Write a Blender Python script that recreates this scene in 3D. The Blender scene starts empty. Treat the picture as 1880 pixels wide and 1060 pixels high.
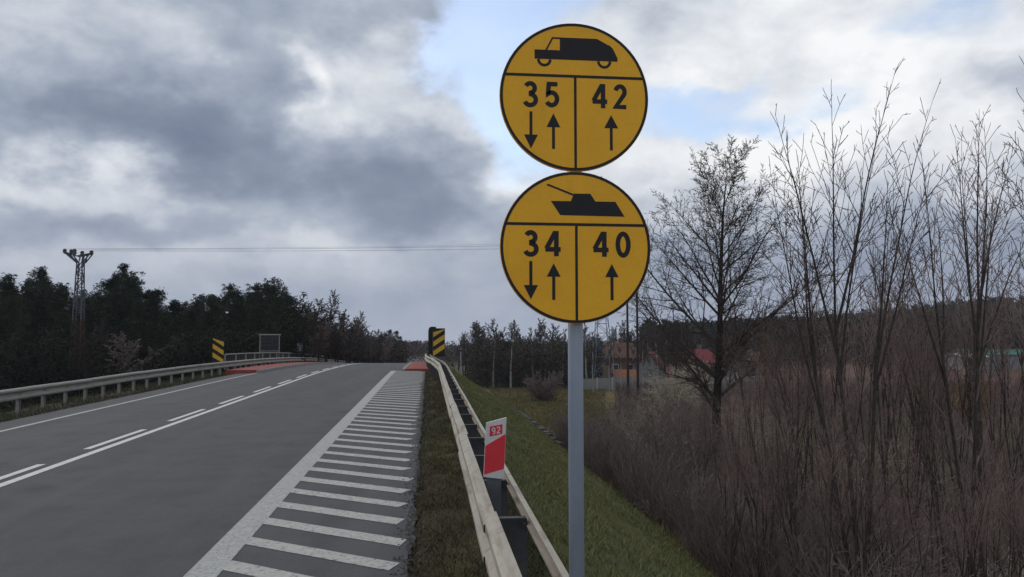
import bpy, math, random
import numpy as np
from mathutils import Vector, Matrix
random.seed(7); rng = np.random.default_rng(7)
R = math.radians
scene = bpy.context.scene
COL = scene.collection

# ------------------------------------------------------------------ camera
F = 1450.0; EYE = Vector((0, 0, 1.9)); YAW = R(6.02); PIT = R(4.02)
cd = bpy.data.cameras.new('camera'); cam = bpy.data.objects.new('camera', cd); COL.objects.link(cam)
cd.sensor_width = 36; cd.lens = 36 * F / 1880; cd.clip_start = .05; cd.clip_end = 6000
cam.location = EYE; cam.rotation_euler = (R(90) + PIT, 0, -YAW)
scene.camera = cam
fw = Vector((math.sin(YAW) * math.cos(PIT), math.cos(YAW) * math.cos(PIT), math.sin(PIT)))
rt = Vector((math.cos(YAW), -math.sin(YAW), 0)); up = rt.cross(fw)
def ray(px, py): return (fw + rt * ((px - 940) / F) + up * ((530 - py) / F)).normalized()
def at_y(px, py, Y):
    d = ray(px, py); return EYE + d * (Y / d.y)
def azel(px, py):
    d = ray(px, py); return math.atan2(d.x, d.y), math.asin(d.z)

# ------------------------------------------------------------------ world
SUN_AZ, SUN_EL = R(-38), R(36)
world = bpy.data.worlds.new('World'); scene.world = world; world.use_nodes = True
nt = world.node_tree; nt.nodes.clear()
def nd(t, **kw):
    n = nt.nodes.new(t)
    for k, v in kw.items(): setattr(n, k, v)
    return n
def setin(s, v):
    if hasattr(v, 'is_output'): nt.links.new(v, s)
    else: s.default_value = v
def m(op, a, b=None, c=None, clamp=False):
    n = nd('ShaderNodeMath', operation=op); n.use_clamp = clamp
    setin(n.inputs[0], a)
    if b is not None: setin(n.inputs[1], b)
    if c is not None: setin(n.inputs[2], c)
    return n.outputs[0]
def smooth(v, a, b):
    n = nd('ShaderNodeMapRange', interpolation_type='SMOOTHSTEP')
    setin(n.inputs[0], v); n.inputs[1].default_value = a; n.inputs[2].default_value = b
    return n.outputs[0]
def mixc(f, a, b):
    n = nd('ShaderNodeMix', data_type='RGBA'); setin(n.inputs[0], f)
    for i, v in ((6, a), (7, b)):
        setin(n.inputs[i], (*v, 1) if isinstance(v, tuple) else v)
    return n.outputs[2]
tc = nd('ShaderNodeTexCoord'); dirv = tc.outputs['Generated']
sx = nd('ShaderNodeSeparateXYZ'); nt.links.new(dirv, sx.inputs[0])
az0 = m('ARCTAN2', sx.outputs[0], sx.outputs[1]); el0 = m('ARCSINE', sx.outputs[2])
mp = nd('ShaderNodeMapping'); mp.inputs['Scale'].default_value = (1, 1, 1.65); nt.links.new(dirv, mp.inputs[0])
def noise(scale, detail, rough, off=0.0, dist=0.0):
    n = nd('ShaderNodeTexNoise'); n.inputs['Scale'].default_value = scale; n.inputs['Detail'].default_value = detail
    n.inputs['Roughness'].default_value = rough; n.inputs['Distortion'].default_value = dist
    a = nd('ShaderNodeVectorMath', operation='ADD'); nt.links.new(mp.outputs[0], a.inputs[0]); a.inputs[1].default_value = (off, off * 1.7, off * .6)
    nt.links.new(a.outputs[0], n.inputs['Vector']); return n
wn = noise(6.5, 8, .52, 3.1)
ws = nd('ShaderNodeSeparateColor'); nt.links.new(wn.outputs['Color'], ws.inputs[0])
az = m('ADD', az0, m('MULTIPLY', m('SUBTRACT', ws.outputs[0], .5), .26))
el = m('ADD', el0, m('MULTIPLY', m('SUBTRACT', ws.outputs[1], .5), .20))
def blob(px, py, sxp, syp, amp, rot=0.0):
    a, e = azel(px, py)
    u = m('SUBTRACT', az, a); v = m('SUBTRACT', el, e)
    c, s = math.cos(R(rot)), math.sin(R(rot))
    u2 = m('ADD', m('MULTIPLY', u, c * F / sxp), m('MULTIPLY', v, s * F / sxp))
    v2 = m('ADD', m('MULTIPLY', u, -s * F / syp), m('MULTIPLY', v, c * F / syp))
    q = m('ADD', m('MULTIPLY', u2, u2), m('MULTIPLY', v2, v2))
    return m('MULTIPLY', m('POWER', 2.718, m('MULTIPLY', m('POWER', q, 1.1), -1.0)), amp)
def total(base, items):
    for it in items: base = m('ADD', base, blob(*it))
    return base
n1 = noise(3.6, 10, .56, 0).outputs['Fac']; n2 = noise(2.6, 9, .54, 5.3).outputs['Fac']
n3 = noise(8.5, 9, .56, 9.7, .25).outputs['Fac']; n4 = noise(20.0, 7, .55, 2.2, .2).outputs['Fac']
cov = total(m('ADD', m('ADD', m('MULTIPLY', m('SUBTRACT', n1, .5), 1.3), m('MULTIPLY', m('SUBTRACT', n3, .5), 1.0)), .34), [
    (890, 110, 120, 190, -.78), (980, 250, 130, 100, -.50), (1250, 190, 150, 50, -.50, 8), (1020, 20, 130, 60, -.40), (1400, 215, 120, 35, -.34, 6), (1330, 120, 130, 30, .20),
    (1720, 30, 130, 45, -.45), (1340, 250, 90, 40, -.3), (1560, 170, 90, 40, -.25), (1500, 50, 250, 45, .25), (1750, 250, 200, 200, .35), (300, 250, 560, 260, .6), (1000, 520, 1200, 170, .5), (1260, 330, 220, 80, .3)])
shade = total(m('ADD', m('ADD', m('MULTIPLY', m('SUBTRACT', n2, .5), .9), m('MULTIPLY', m('SUBTRACT', n4, .5), .42)), m('ADD', m('MULTIPLY', m('SUBTRACT', n3, .5), .95), .30)), [
    (350, 220, 560, 200, .06), (230, 60, 130, 70, -.22), (90, 140, 200, 50, -.16), (330, 215, 300, 90, .25, -8), (420, 200, 150, 90, .20), (120, 220, 190, 80, .20), (600, 360, 340, 80, .32, -12), (810, 390, 190, 60, .25), (600, 40, 330, 80, .22), (790, 60, 70, 90, .10),
    (60, 60, 140, 80, -.05), (650, 170, 130, 80, -.34), (550, 140, 40, 50, -.46), (770, 240, 90, 70, -.15), (100, 325, 190, 38, -.48, -5),
    (160, 420, 330, 45, .25), (120, 500, 240, 35, -.20), (480, 478, 320, 24, -.18, 0), (700, 550, 520, 45, .10), (1700, 500, 520, 60, .34), (1250, 470, 160, 40, .2),
    (1500, 70, 420, 120, -.46), (1680, 250, 240, 110, -.36), (1260, 305, 190, 60, -.30), (1870, 120, 70, 50, .35), (1480, 300, 60, 60, -.15), (800, 320, 110, 45, .22), (700, 265, 110, 40, .12), (900, 335, 60, 30, -.25), (1000, 360, 90, 40, -.25), (1250, 370, 150, 30, .12), (1500, 140, 160, 25, .12)])
cfac = m('MULTIPLY_ADD', smooth(cov, -.18, .36), .81, .19); mr_ = nd('ShaderNodeMapRange'); setin(mr_.inputs[0], shade); mr_.inputs[1].default_value = -.22; mr_.inputs[2].default_value = 1.14; sfac = mr_.outputs[0]
cr = nd('ShaderNodeValToRGB'); nt.links.new(sfac, cr.inputs[0])
els = cr.color_ramp.elements
els[0].position = 0; els[0].color = (.70, .71, .72, 1); els[1].position = 1; els[1].color = (.132, .163, .228, 1)
for p, c in ((.25, (.50, .525, .57)), (.5, (.30, .338, .405)), (.76, (.185, .220, .288))):
    e = els.new(p); e.color = (*c, 1)
lowf = smooth(el0, .22, .0)
ccol = mixc(m('MULTIPLY', lowf, .72), cr.outputs[0], (.235, .270, .350))
sky = nd('ShaderNodeTexSky', sky_type='NISHITA'); sky.sun_disc = False
sky.sun_elevation = SUN_EL; sky.sun_rotation = SUN_AZ; sky.air_density = 1.0; sky.dust_density = 1.2; sky.ozone_density = 1.4
bg1 = nd('ShaderNodeBackground'); nt.links.new(sky.outputs[0], bg1.inputs[0]); bg1.inputs[1].default_value = .135
bg2 = nd('ShaderNodeBackground'); nt.links.new(ccol, bg2.inputs[0]); bg2.inputs[1].default_value = 1.0
mx = nd('ShaderNodeMixShader'); nt.links.new(cfac, mx.inputs[0]); nt.links.new(bg1.outputs[0], mx.inputs[1]); nt.links.new(bg2.outputs[0], mx.inputs[2])
wo = nd('ShaderNodeOutputWorld'); nt.links.new(mx.outputs[0], wo.inputs[0])

# sun behind thin cloud, ahead and to the left
sl = bpy.data.lights.new('sun', 'SUN'); sl.energy = .7; sl.angle = R(14); sl.color = (1, .95, .87)
sun = bpy.data.objects.new('sun', sl); COL.objects.link(sun)
sd = Vector((math.sin(SUN_AZ) * math.cos(SUN_EL), math.cos(SUN_AZ) * math.cos(SUN_EL), math.sin(SUN_EL)))
sun.rotation_euler = sd.to_track_quat('Z', 'Y').to_euler(); sun.location = (-20, 0, 40)
vs = scene.view_settings; vs.view_transform = 'Standard'; vs.look = 'None'; vs.gamma = 1; vs.use_curve_mapping = False; vs.exposure = 0.45

# ------------------------------------------------------------------ helpers
def material(name, c1, c2=None, scale=8.0, rough=.8, bump=0.0, bscale=None, spec=.3, metal=0.0, attr=None, detail=6, c3=None, s3=1.0, w3=(.5, .62), stretch=None, rnd=0.0, streak=None, grain=0.0):
    mt = bpy.data.materials.new(name); mt.use_nodes = True
    t = mt.node_tree; b = t.nodes['Principled BSDF']
    b.inputs['Roughness'].default_value = rough; b.inputs['Specular IOR Level'].default_value = spec; b.inputs['Metallic'].default_value = metal
    tcn = t.nodes.new('ShaderNodeTexCoord'); vec = tcn.outputs['Object']
    if stretch:
        mpn = t.nodes.new('ShaderNodeMapping'); mpn.inputs['Scale'].default_value = stretch; t.links.new(vec, mpn.inputs[0]); vec = mpn.outputs[0]
    def nz(s, d=detail):
        n = t.nodes.new('ShaderNodeTexNoise'); n.inputs['Scale'].default_value = s; n.inputs['Detail'].default_value = d; n.inputs['Roughness'].default_value = .62
        t.links.new(vec, n.inputs['Vector']); return n.outputs['Fac']
    def mixn(f, a, bb, mode='MIX'):
        n = t.nodes.new('ShaderNodeMix'); n.data_type = 'RGBA'; n.blend_type = mode
        for i, v in ((0, f), (6, a), (7, bb)):
            if hasattr(v, 'is_output'): t.links.new(v, n.inputs[i])
            else: n.inputs[i].default_value = (*v, 1) if isinstance(v, tuple) else v
        return n.outputs[2]
    def rng_(v, a, bb):
        n = t.nodes.new('ShaderNodeMapRange'); n.interpolation_type = 'SMOOTHSTEP'; t.links.new(v, n.inputs[0]); n.inputs[1].default_value = a; n.inputs[2].default_value = bb; return n.outputs[0]
    c = c1
    if c2 is not None: c = mixn(rng_(nz(scale), .32, .68), c1, c2)
    if c3 is not None: c = mixn(rng_(nz(s3), *w3), c, c3)
    if attr:
        a = t.nodes.new('ShaderNodeAttribute'); a.attribute_name = attr
        c = mixn(1.0, c, a.outputs['Color'], 'MULTIPLY')
    if streak:
        sc_, col_, lo, hi, st_ = streak; m2 = t.nodes.new('ShaderNodeMapping'); m2.inputs['Scale'].default_value = st_; t.links.new(tcn.outputs['Object'], m2.inputs[0]); keep = vec; vec = m2.outputs[0]
        c = mixn(rng_(nz(sc_), lo, hi), c, col_); vec = keep
    if grain:
        n = t.nodes.new('ShaderNodeMapRange'); t.links.new(nz(140, 3), n.inputs[0]); n.inputs[1].default_value = .3; n.inputs[2].default_value = .7; n.inputs[3].default_value = 1 - grain; n.inputs[4].default_value = 1 + grain
        c = mixn(1.0, c, n.outputs[0], 'MULTIPLY')
    if rnd:
        oi = t.nodes.new('ShaderNodeObjectInfo'); n = t.nodes.new('ShaderNodeMapRange'); t.links.new(oi.outputs['Random'], n.inputs[0]); n.inputs[3].default_value = 1 - rnd; n.inputs[4].default_value = 1 + rnd
        c = mixn(1.0, c, n.outputs[0], 'MULTIPLY')
    if hasattr(c, 'is_output'): t.links.new(c, b.inputs['Base Color'])
    else: b.inputs['Base Color'].default_value = (*c, 1)
    if bump:
        bn = t.nodes.new('ShaderNodeBump'); bn.inputs['Strength'].default_value = bump; bn.inputs['Distance'].default_value = .02
        t.links.new(nz(bscale or scale * 3), bn.inputs['Height']); t.links.new(bn.outputs[0], b.inputs['Normal'])
    return mt

class MB:
    def __init__(s): s.v = []; s.f = []
    def add(s, vs, fs):
        o = len(s.v); s.v += [tuple(p) for p in vs]; s.f += [tuple(i + o for i in f) for f in fs]; return s
    def box(s, c, d, rz=0.0, M=None):
        x, y, z = d[0] / 2, d[1] / 2, d[2] / 2
        pts = [Vector((a, b, e)) for e in (-z, z) for a, b in ((-x, -y), (x, -y), (x, y), (-x, y))]
        Q = M if M is not None else Matrix.Rotation(rz, 3, 'Z')
        return s.add([Q @ p + Vector(c) for p in pts], [(3, 2, 1, 0), (4, 5, 6, 7), (0, 1, 5, 4), (1, 2, 6, 5), (2, 3, 7, 6), (3, 0, 4, 7)])
    def bar(s, a, b, w, h=None, n=4):
        a, b = Vector(a), Vector(b); return s.tube([a, b], [w / 2, w / 2], n)
    def tube(s, path, rad, n=8, cap=True):
        path = [Vector(p) for p in path]
        if not hasattr(rad, '__len__'): rad = [rad] * len(path)
        rings = []
        for i, p in enumerate(path):
            d = (path[min(i + 1, len(path) - 1)] - path[max(i - 1, 0)]).normalized()
            ref = Vector((0, 0, 1)) if abs(d.z) < .9 else Vector((1, 0, 0))
            a = d.cross(ref).normalized(); b = d.cross(a)
            rings.append([p + (a * math.cos(t) + b * math.sin(t)) * rad[i] for t in [2 * math.pi * (k + .5) / n for k in range(n)]])
        vs = [q for r in rings for q in r]; fs = []
        for i in range(len(path) - 1):
            for k in range(n): fs.append((i * n + k, i * n + (k + 1) % n, (i + 1) * n + (k + 1) % n, (i + 1) * n + k))
        if cap: fs += [tuple(range(n - 1, -1, -1)), tuple((len(path) - 1) * n + k for k in range(n))]
        return s.add(vs, fs)
    def prism(s, poly, fn0, fn1):   # poly of 2-D points, fn0/fn1 map to 3-D for the two caps
        n = len(poly)
        return s.add([fn0(*p) for p in poly] + [fn1(*p) for p in poly], [tuple(range(n - 1, -1, -1)), tuple(range(n, 2 * n))] + [(i, (i + 1) % n, n + (i + 1) % n, n + i) for i in range(n)])
    def sweep(s, prof, frames):      # closed profile of (a,b); frames of (pos, side, upv)
        n = len(prof); vs = []; fs = []
        for (p, sd_, u_) in frames: vs += [p + sd_ * a + u_ * b for a, b in prof]
        for i in range(len(frames) - 1):
            for k in range(n): fs.append((i * n + k, i * n + (k + 1) % n, (i + 1) * n + (k + 1) % n, (i + 1) * n + k))
        return s.add(vs, fs)
    def mesh(s, name, mat, off=(0, 0, 0), smooth=False):
        me = bpy.data.meshes.new(name); o = Vector(off)
        me.from_pydata([tuple(Vector(p) - o) for p in s.v], [], s.f); me.validate()
        import bmesh
        bm = bmesh.new(); bm.from_mesh(me); bmesh.ops.recalc_face_normals(bm, faces=bm.faces); bm.to_mesh(me); bm.free()
        if mat: me.materials.append(mat)
        if smooth: me.polygons.foreach_set('use_smooth', [True] * len(me.polygons))
        return me
    def build(s, name, mat, parent=None, smooth=False, label=None):
        off = root_loc(parent)
        return link(name, s.mesh(name, mat, off, smooth), parent, label=label)
def root_loc(p):
    v = Vector((0, 0, 0))
    while p is not None: v = v + p.location; p = p.parent
    return v
def link(name, data, parent=None, loc=None, label=None, rz=0.0):
    o = bpy.data.objects.new(name, data); COL.objects.link(o)
    if parent is not None: o.parent = parent
    if loc is not None: o.location = loc
    if rz: o.rotation_euler = (0, 0, rz)
    if label: o['label'] = label
    return o
def thing(name, label, cat, loc=(0, 0, 0), group=None, rz=0.0):
    o = bpy.data.objects.new(name, None); COL.objects.link(o); o.empty_display_size = .2
    o.location = loc; o.rotation_euler = (0, 0, rz); o['label'] = label; o['category'] = cat
    if group: o['group'] = group
    return o
def tag(o, label=None, cat=None, group=None, kind=None):
    for k, v in (('label', label), ('category', cat), ('group', group), ('kind', kind)):
        if v: o[k] = v
    return o
def copy_thing(root, loc, rz=0.0, sc=1.0, label=None, group=None):
    c = root.copy(); COL.objects.link(c); c.location = loc; c.rotation_euler = (0, 0, rz); c.scale = (sc, sc, sc) if not hasattr(sc, '__len__') else sc
    if label: c['label'] = label
    if group: c['group'] = group
    for ch in list(root.children):
        d = ch.copy(); COL.objects.link(d); d.parent = c
    return c
def arr_mesh(name, verts, faces_n, nper, mat, cols=None):
    """verts (N,3) array, faces as consecutive runs (M,nper) index array."""
    me = bpy.data.meshes.new(name); nv = len(verts); nf = len(faces_n)
    me.vertices.add(nv); me.vertices.foreach_set('co', np.asarray(verts, np.float32).ravel())
    me.loops.add(nf * nper); me.loops.foreach_set('vertex_index', np.asarray(faces_n, np.int32).ravel())
    me.polygons.add(nf); me.polygons.foreach_set('loop_start', np.arange(0, nf * nper, nper, dtype=np.int32))
    me.polygons.foreach_set('loop_total', np.full(nf, nper, np.int32)); me.update(calc_edges=True)
    if cols is not None:
        ca = me.color_attributes.new('col', 'FLOAT_COLOR', 'POINT')
        ca.data.foreach_set('color', np.c_[cols, np.ones(nv)].astype(np.float32).ravel())
    if mat: me.materials.append(mat)
    return me

# ------------------------------------------------------------------ terrain functions
Y0, KC, SMIN = 33.0, .00105, -.032
G0 = .0138
def zr(y):
    if y <= Y0: return G0 * y
    t = y - Y0; tm = (G0 - SMIN) / KC
    if t <= tm: return G0 * Y0 + G0 * t - KC * t * t / 2
    z1 = G0 * Y0 + G0 * tm - KC * tm * tm / 2
    t2 = t - tm
    if t2 < 60: return z1 + SMIN * t2
    return z1 + SMIN * 60
def sstep(a, b, x):
    t = min(1, max(0, (x - a) / (b - a))); return t * t * (3 - 2 * t)
def field(x, y):
    z = -4.0 + .18 * math.sin(x * .13 + 1.3) * math.cos(y * .11) + .1 * math.sin(x * .41 + y * .23)
    z += 24 * sstep(30, 420, x - .12 * y + 20) * sstep(150, 420, y)
    z += 4 * sstep(250, 600, y)
    return z
def gz(x, y):
    f = field(x, y); r = zr(y)
    if -9.35 <= x <= -.13: return r - .06 - .06 * max(0, (-x - 5.4) / 3)
    if x > -.13:
        t = x - 1.05
        e = r + .0 - .02 * (x + .2) if t < 0 else r - .025 - t / 1.55
        k = .5
    else:
        t = -11.4 - x
        e = r - .17 - .08 * (-9.35 - x) / 2 if t < 0 else r - .25 - t / 1.6
        k = .5
    # smooth max
    h = max(0, k - abs(e - f)) / k
    return max(e, f) + h * h * k * .25

# materials
ASPH = material('asphalt', (.092, .091, .094), (.072, .072, .075), 1.6, .85, .5, 160, .25, c3=(.058, .057, .056), s3=.7, w3=(.58, .72), streak=(1.1, (.101, .100, .102), .42, .75, (1.3, .05, 1)), grain=.42)
PAINT = material('road_paint', (.47, .46, .42), (.40, .39, .36), 9, .75, .3, 120, .25, c3=(.15, .148, .14), s3=26, w3=(.50, .70), grain=.15)
PAINTW = material('road_paint_line', (.44, .44, .42), (.36, .36, .345), 14, .75, .35, 120, .25, c3=(.14, .14, .135), s3=40, w3=(.50, .70), grain=.15)
PAINTC = material('road_paint_fresh', (.66, .66, .65), (.55, .55, .54), 9, .7, .3, 120, .25, c3=(.3, .3, .3), s3=38, w3=(.58, .75))
GROUND = material('soil_and_turf', (1, 1, 1), (.62, .62, .6), 1.7, .95, .8, 6, .1, attr='col', c3=(.8, .72, .6), s3=.35)
GRASS = material('grass_blades', (1, 1, 1), None, rough=.8, spec=.15, attr='col')
GALVSH = material('galvanised_shade_toned', (.28, .265, .23), (.21, .20, .175), 5, .6, .06, 40, .35, c3=(.10, .09, .075), s3=2.6, w3=(.55, .75), stretch=(3, .35, 3))  # shade of the left rail's road side put into the grey; railings share it
GALV = material('galvanised_beam', (.42, .375, .305), (.33, .295, .24), 5, .6, .06, 40, .3, c3=(.20, .15, .10), s3=2.6, w3=(.50, .72), stretch=(3, .35, 3), streak=(9, (.22, .17, .12), .50, .75, (1, 1.2, .25)), grain=.1)
GALVD = material('galvanised_dark', (.068, .070, .073), (.045, .046, .05), 8, .6, .1, 30, .35, c3=(.075, .065, .05), s3=6)  # shade on the near side of posts and spacers darkened into this grey
GALVL = material('galvanised_pole', (.27, .30, .345), (.225, .255, .30), 6, .45, .03, 40, .5, stretch=(1, 1, .4))
BLACK = material('black_print', (.010, .009, .010), (.015, .012, .013), 20, .5)
YEL = material('yellow_sheeting', (.88, .43, .004), (.82, .39, .004), 3.5, .45, spec=.4, streak=(5, (.55, .26, .012), .56, .82, (1.2, 1, .18)), grain=.06)
YELB = material('yellow_sheeting_board', (.66, .40, .03), (.55, .33, .03), 6, .55)
REDP = material('red_walkway', (.30, .072, .055), (.22, .052, .04), 3, .85, .2, 60)
CONC = material('kerb_concrete', (.30, .295, .28), (.22, .215, .20), 6, .9, .3, 50)
WHITE = material('white_plate', (.62, .61, .59), (.52, .51, .48), 9, .5)
REDS = material('red_band', (.68, .036, .05), (.58, .03, .042), 6, .45)
BARK = material('dark_bark', (.052, .043, .037), (.032, .027, .024), 12, .95, .4, 40, .1)
TWIGD = material('dark_twigs', (.085, .066, .056), (.055, .044, .038), 1.2, .9, spec=.1, rnd=.4)
TWIG = material('bare_twigs', (.19, .150, .135), (.12, .096, .086), 1.2, .9, spec=.1, rnd=.4)
TWIGS = material('sapling_twigs', (.26, .186, .160), (.16, .118, .104), 1.5, .9, spec=.1, rnd=.4)
SBARK = material('sapling_bark', (.085, .068, .058), (.05, .04, .034), 9, .9, .3, 40, .1)
TWIGC = material('copse_twigs', (.085, .072, .056), (.045, .042, .034), .16, .9, spec=.1)
TWIGR = material('reddish_twigs', (.27, .195, .175), (.17, .126, .114), .8, .9, spec=.1, rnd=.4)
TWIGG = material('grey_twigs', (.42, .36, .28), (.26, .225, .18), .9, .9, spec=.1, rnd=.4)
TWIGP = material('pale_twigs', (.36, .32, .28), (.24, .21, .185), 1.0, .9, spec=.1, rnd=.4)
TWIGY = material('golden_twigs', (.27, .17, .05), (.18, .115, .04), 1.2, .9, spec=.1)
NEEDLE = material('pine_needles', (.034, .050, .030), (.020, .031, .020), .9, .85, spec=.12, c3=(.045, .055, .025), s3=.5, w3=(.52, .7), rnd=.4)
NEEDLED = material('understorey_leaves', (.030, .030, .020), (.020, .021, .015), .5, .9, spec=.1)
PBARK = material('pine_bark', (.12, .065, .038), (.06, .038, .028), 6, .95, .3, 30, .1)
BIRCH = material('birch_bark', (.42, .40, .37), (.12, .11, .10), 7, .85, stretch=(1, 1, 3))
RUST = material('rusty_steel', (.085, .052, .036), (.055, .036, .027), 4, .9)
STEEL = material('grey_steel', (.11, .12, .132), (.075, .083, .093), 4, .7)
STEELB = material('blue_grey_steel', (.15, .19, .24), (.11, .145, .19), 3, .7)
WIRE = material('wire', (.05, .05, .055), rough=.7)
PORC = material('porcelain', (.10, .085, .08), (.07, .06, .06), 5, .4)
STONE = material('drain_stone', (.13, .12, .105), (.075, .07, .06), 5, .95, .3, 20)

# ------------------------------------------------------------------ ground sheet
def grid_axis(parts):
    out = []
    for a, b, st in parts:
        out += list(np.arange(a, b, st))
    return out
xs = grid_axis([(-620, -120, 40), (-120, -30, 6), (-30, -12, 1.2), (-12, -9.35, .4), (-9.35, -.2, 1.3)]) + [-.13, -.04] + grid_axis([(.1, 1.3, .2), (1.3, 11, .4), (11, 40, 1.5), (40, 130, 5), (130, 620, 35)]) + [620]
ys = grid_axis([(-12, 3, 1.5), (3, 14, .35), (14, 40, .8), (40, 100, 2), (100, 200, 6), (200, 860, 40)]) + [860]
def gcol(x, y):
    n = .5 + .5 * math.sin(x * .7 + 2 * math.sin(y * .31)) * math.sin(y * .43 + x * .21)
    n2 = random.random()
    green = (.082 + .03 * n, .090 + .016 * n, .038)
    if -.2 <= x <= 1.05:
        c = (.060 + .02 * n, .050 + .014 * n, .030)
        g = sstep(.0, .25, x) * .4
        c = tuple(a * (1 - g) + b * g for a, b in zip(c, green))
    elif 1.05 < x < 5.9: c = green
    elif x >= 5.9 and y < 260:
        t = sstep(5.9, 7.2, x)
        br = (.125 + .04 * n, .105 + .03 * n, .070 + .02 * n)
        tan = (.145, .118, .052)
        mdw = sstep(48, 62, y) * (1 - sstep(20, 30, x)) * (1 - sstep(95, 110, y))
        br = tuple(a * (1 - mdw) + b * mdw for a, b in zip(br, tan))
        fl = sstep(58, 62, y) * sstep(30, 36, x)
        br = tuple(a * (1 - fl) + b * fl for a, b in zip(br, (.125 + .03 * n, .082, .062)))
        c = tuple(a * (1 - t) + b * t for a, b in zip(green, br))
    elif x < -9.3 and x > -12: c = (.085, .076, .062)
    elif x <= -12: c = (.042, .040, .024)
    else: c = (.05, .046, .032)
    k = .85 + .3 * n2
    return tuple(a * k for a in c)
gv = []; gcl = []
for y in ys:
    for x in xs:
        nzv = 0 if -9.4 < x < .0 else random.uniform(-.018, .018) * (1 + min(6, y * .03))
        gv.append((x, y, gz(x, y) + nzv)); gcl.append(gcol(x, y))
nx = len(xs); gf = [(j * nx + i, j * nx + i + 1, (j + 1) * nx + i + 1, (j + 1) * nx + i) for j in range(len(ys) - 1) for i in range(nx - 1)]
gm = arr_mesh('ground', np.array(gv), np.array(gf), 4, GROUND, np.array(gcl)); gm.polygons.foreach_set('use_smooth', [True] * len(gf))
tag(link('ground', gm), kind='structure')

# ------------------------------------------------------------------ road and its paint
def rz_(x, y): return zr(y) - .055 * max(0, (-x - 5.4) / 3)
def strip(mb, xa, xb, y0, y1, dz, step=1.0, xs_=None):
    n = max(1, int((y1 - y0) / step)); xx = xs_ or [xa, xb]; vs = []; fs = []
    for j in range(n + 1):
        y = y0 + (y1 - y0) * j / n
        vs += [(x, y, rz_(x, y) + dz) for x in xx]
    k = len(xx)
    for j in range(n):
        for i in range(k - 1): fs.append((j * k + i, j * k + i + 1, (j + 1) * k + i + 1, (j + 1) * k + i))
    return mb.add(vs, fs)
road = MB()
ry = list(np.arange(-10, 40, .5)) + list(np.arange(40, 240, 2.0))
edge = [-.125 + random.uniform(-.04, .03) for _ in ry]
vs_, fs_ = [], []
for y, e in zip(ry, edge):
    ee = e if y < 41 else -.9
    vs_ += [(x, y, rz_(x, y)) for x in (-9.3, -8.4, -5.4, -2.5, ee)] + [(-9.3, y, rz_(-9.3, y) - .2), (ee, y, rz_(ee, y) - .2)]
for j in range(len(ry) - 1):
    a, b = j * 7, (j + 1) * 7
    fs_ += [(a + i, a + i + 1, b + i + 1, b + i) for i in range(4)] + [(a + 5, a, b, b + 5), (a + 4, a + 6, b + 6, b + 4)]
road.add(vs_, fs_)
ROAD = tag(road.build('road', ASPH), kind='structure')
XH = -1.885
strip(MB(), XH, XH + .26, -8, 41.0, .004).build('edge_line', PAINTW, ROAD)
for (x, name) in ((-5.34, 'centre_line'),): strip(MB(), x, x + .13, -8, 200, .004).build(name, PAINTC, ROAD)
strip(MB(), -8.46, -8.33, -8, 200, .004).build('edge_line', PAINT, ROAD)
y = 9.55 - 16.6
dash_me = {}
while y < 110:
    strip(MB(), -5.60, -5.48, y, y + 2.65, .004, .5).build('centre_dash', PAINTC, ROAD); y += 4.15
yy = 6.81 - .77 * 8
k = 0
while yy < 41.6:
    b = MB(); x0, x1 = XH + .258, -.175 + random.uniform(-.06, .03); sl_ = -.70
    w = .27 + random.uniform(-.015, .015)
    n = 6
    pts = []
    for i in range(n + 1):
        x = x0 + (x1 - x0) * i / n; pts.append((x, yy + (x - x0) * sl_ - w / 2 + random.uniform(-.006, .006)))
    ex = x1 - random.uniform(.06, .15)
    low = [(min(x, ex), y_) if x < ex else (ex, yy + (ex - x0) * sl_ - w / 2) for x, y_ in pts]
    upp = [(x, y_ + w) for x, y_ in pts]
    vs_ = []
    for (a, c), (d, e) in zip(low, upp): vs_ += [(a, c, rz_(a, c) + .004), (d, e, rz_(d, e) + .004)]
    if max(p[1] for p in vs_) < 41.0:
        b.add(vs_, [(2 * i, 2 * i + 2, 2 * i + 3, 2 * i + 1) for i in range(n)]); b.build('hatch_bar', PAINT, ROAD)
    yy += .77; k += 1

# red bridge walkways with kerbs
def walkway(name, xa, xb, y0, y1, kx):
    n = 24; t = MB(); kb = MB()
    def sect(mb, a, b, h, drop=.25):
        vs = []
        for j in range(n + 1):
            y = y0 + (y1 - y0) * j / n; z = zr(y) + h
            vs += [(a, y, z), (b, y, z), (b, y, z - drop - h), (a, y, z - drop - h)]
        fs = [(0, 1, 2, 3), (n * 4 + 3, n * 4 + 2, n * 4 + 1, n * 4)]
        for j in range(n):
            for i in range(4): fs.append((j * 4 + i, j * 4 + (i + 1) % 4, j * 4 + 4 + (i + 1) % 4, j * 4 + 4 + i))
        mb.add(vs, fs)
    sect(t, xa, xb, .10)
    o = tag(t.build(name, REDP), kind='structure')
    sect(kb, kx[0], kx[1], .085); kb.build('kerb', CONC, o)
    return o
walkway('pavement', -1.18, .15, 41.05, 88, (-1.34, -1.183))
walkway('pavement', -9.9, -8.42, 40.2, 88, (-8.417, -8.27))

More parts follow.
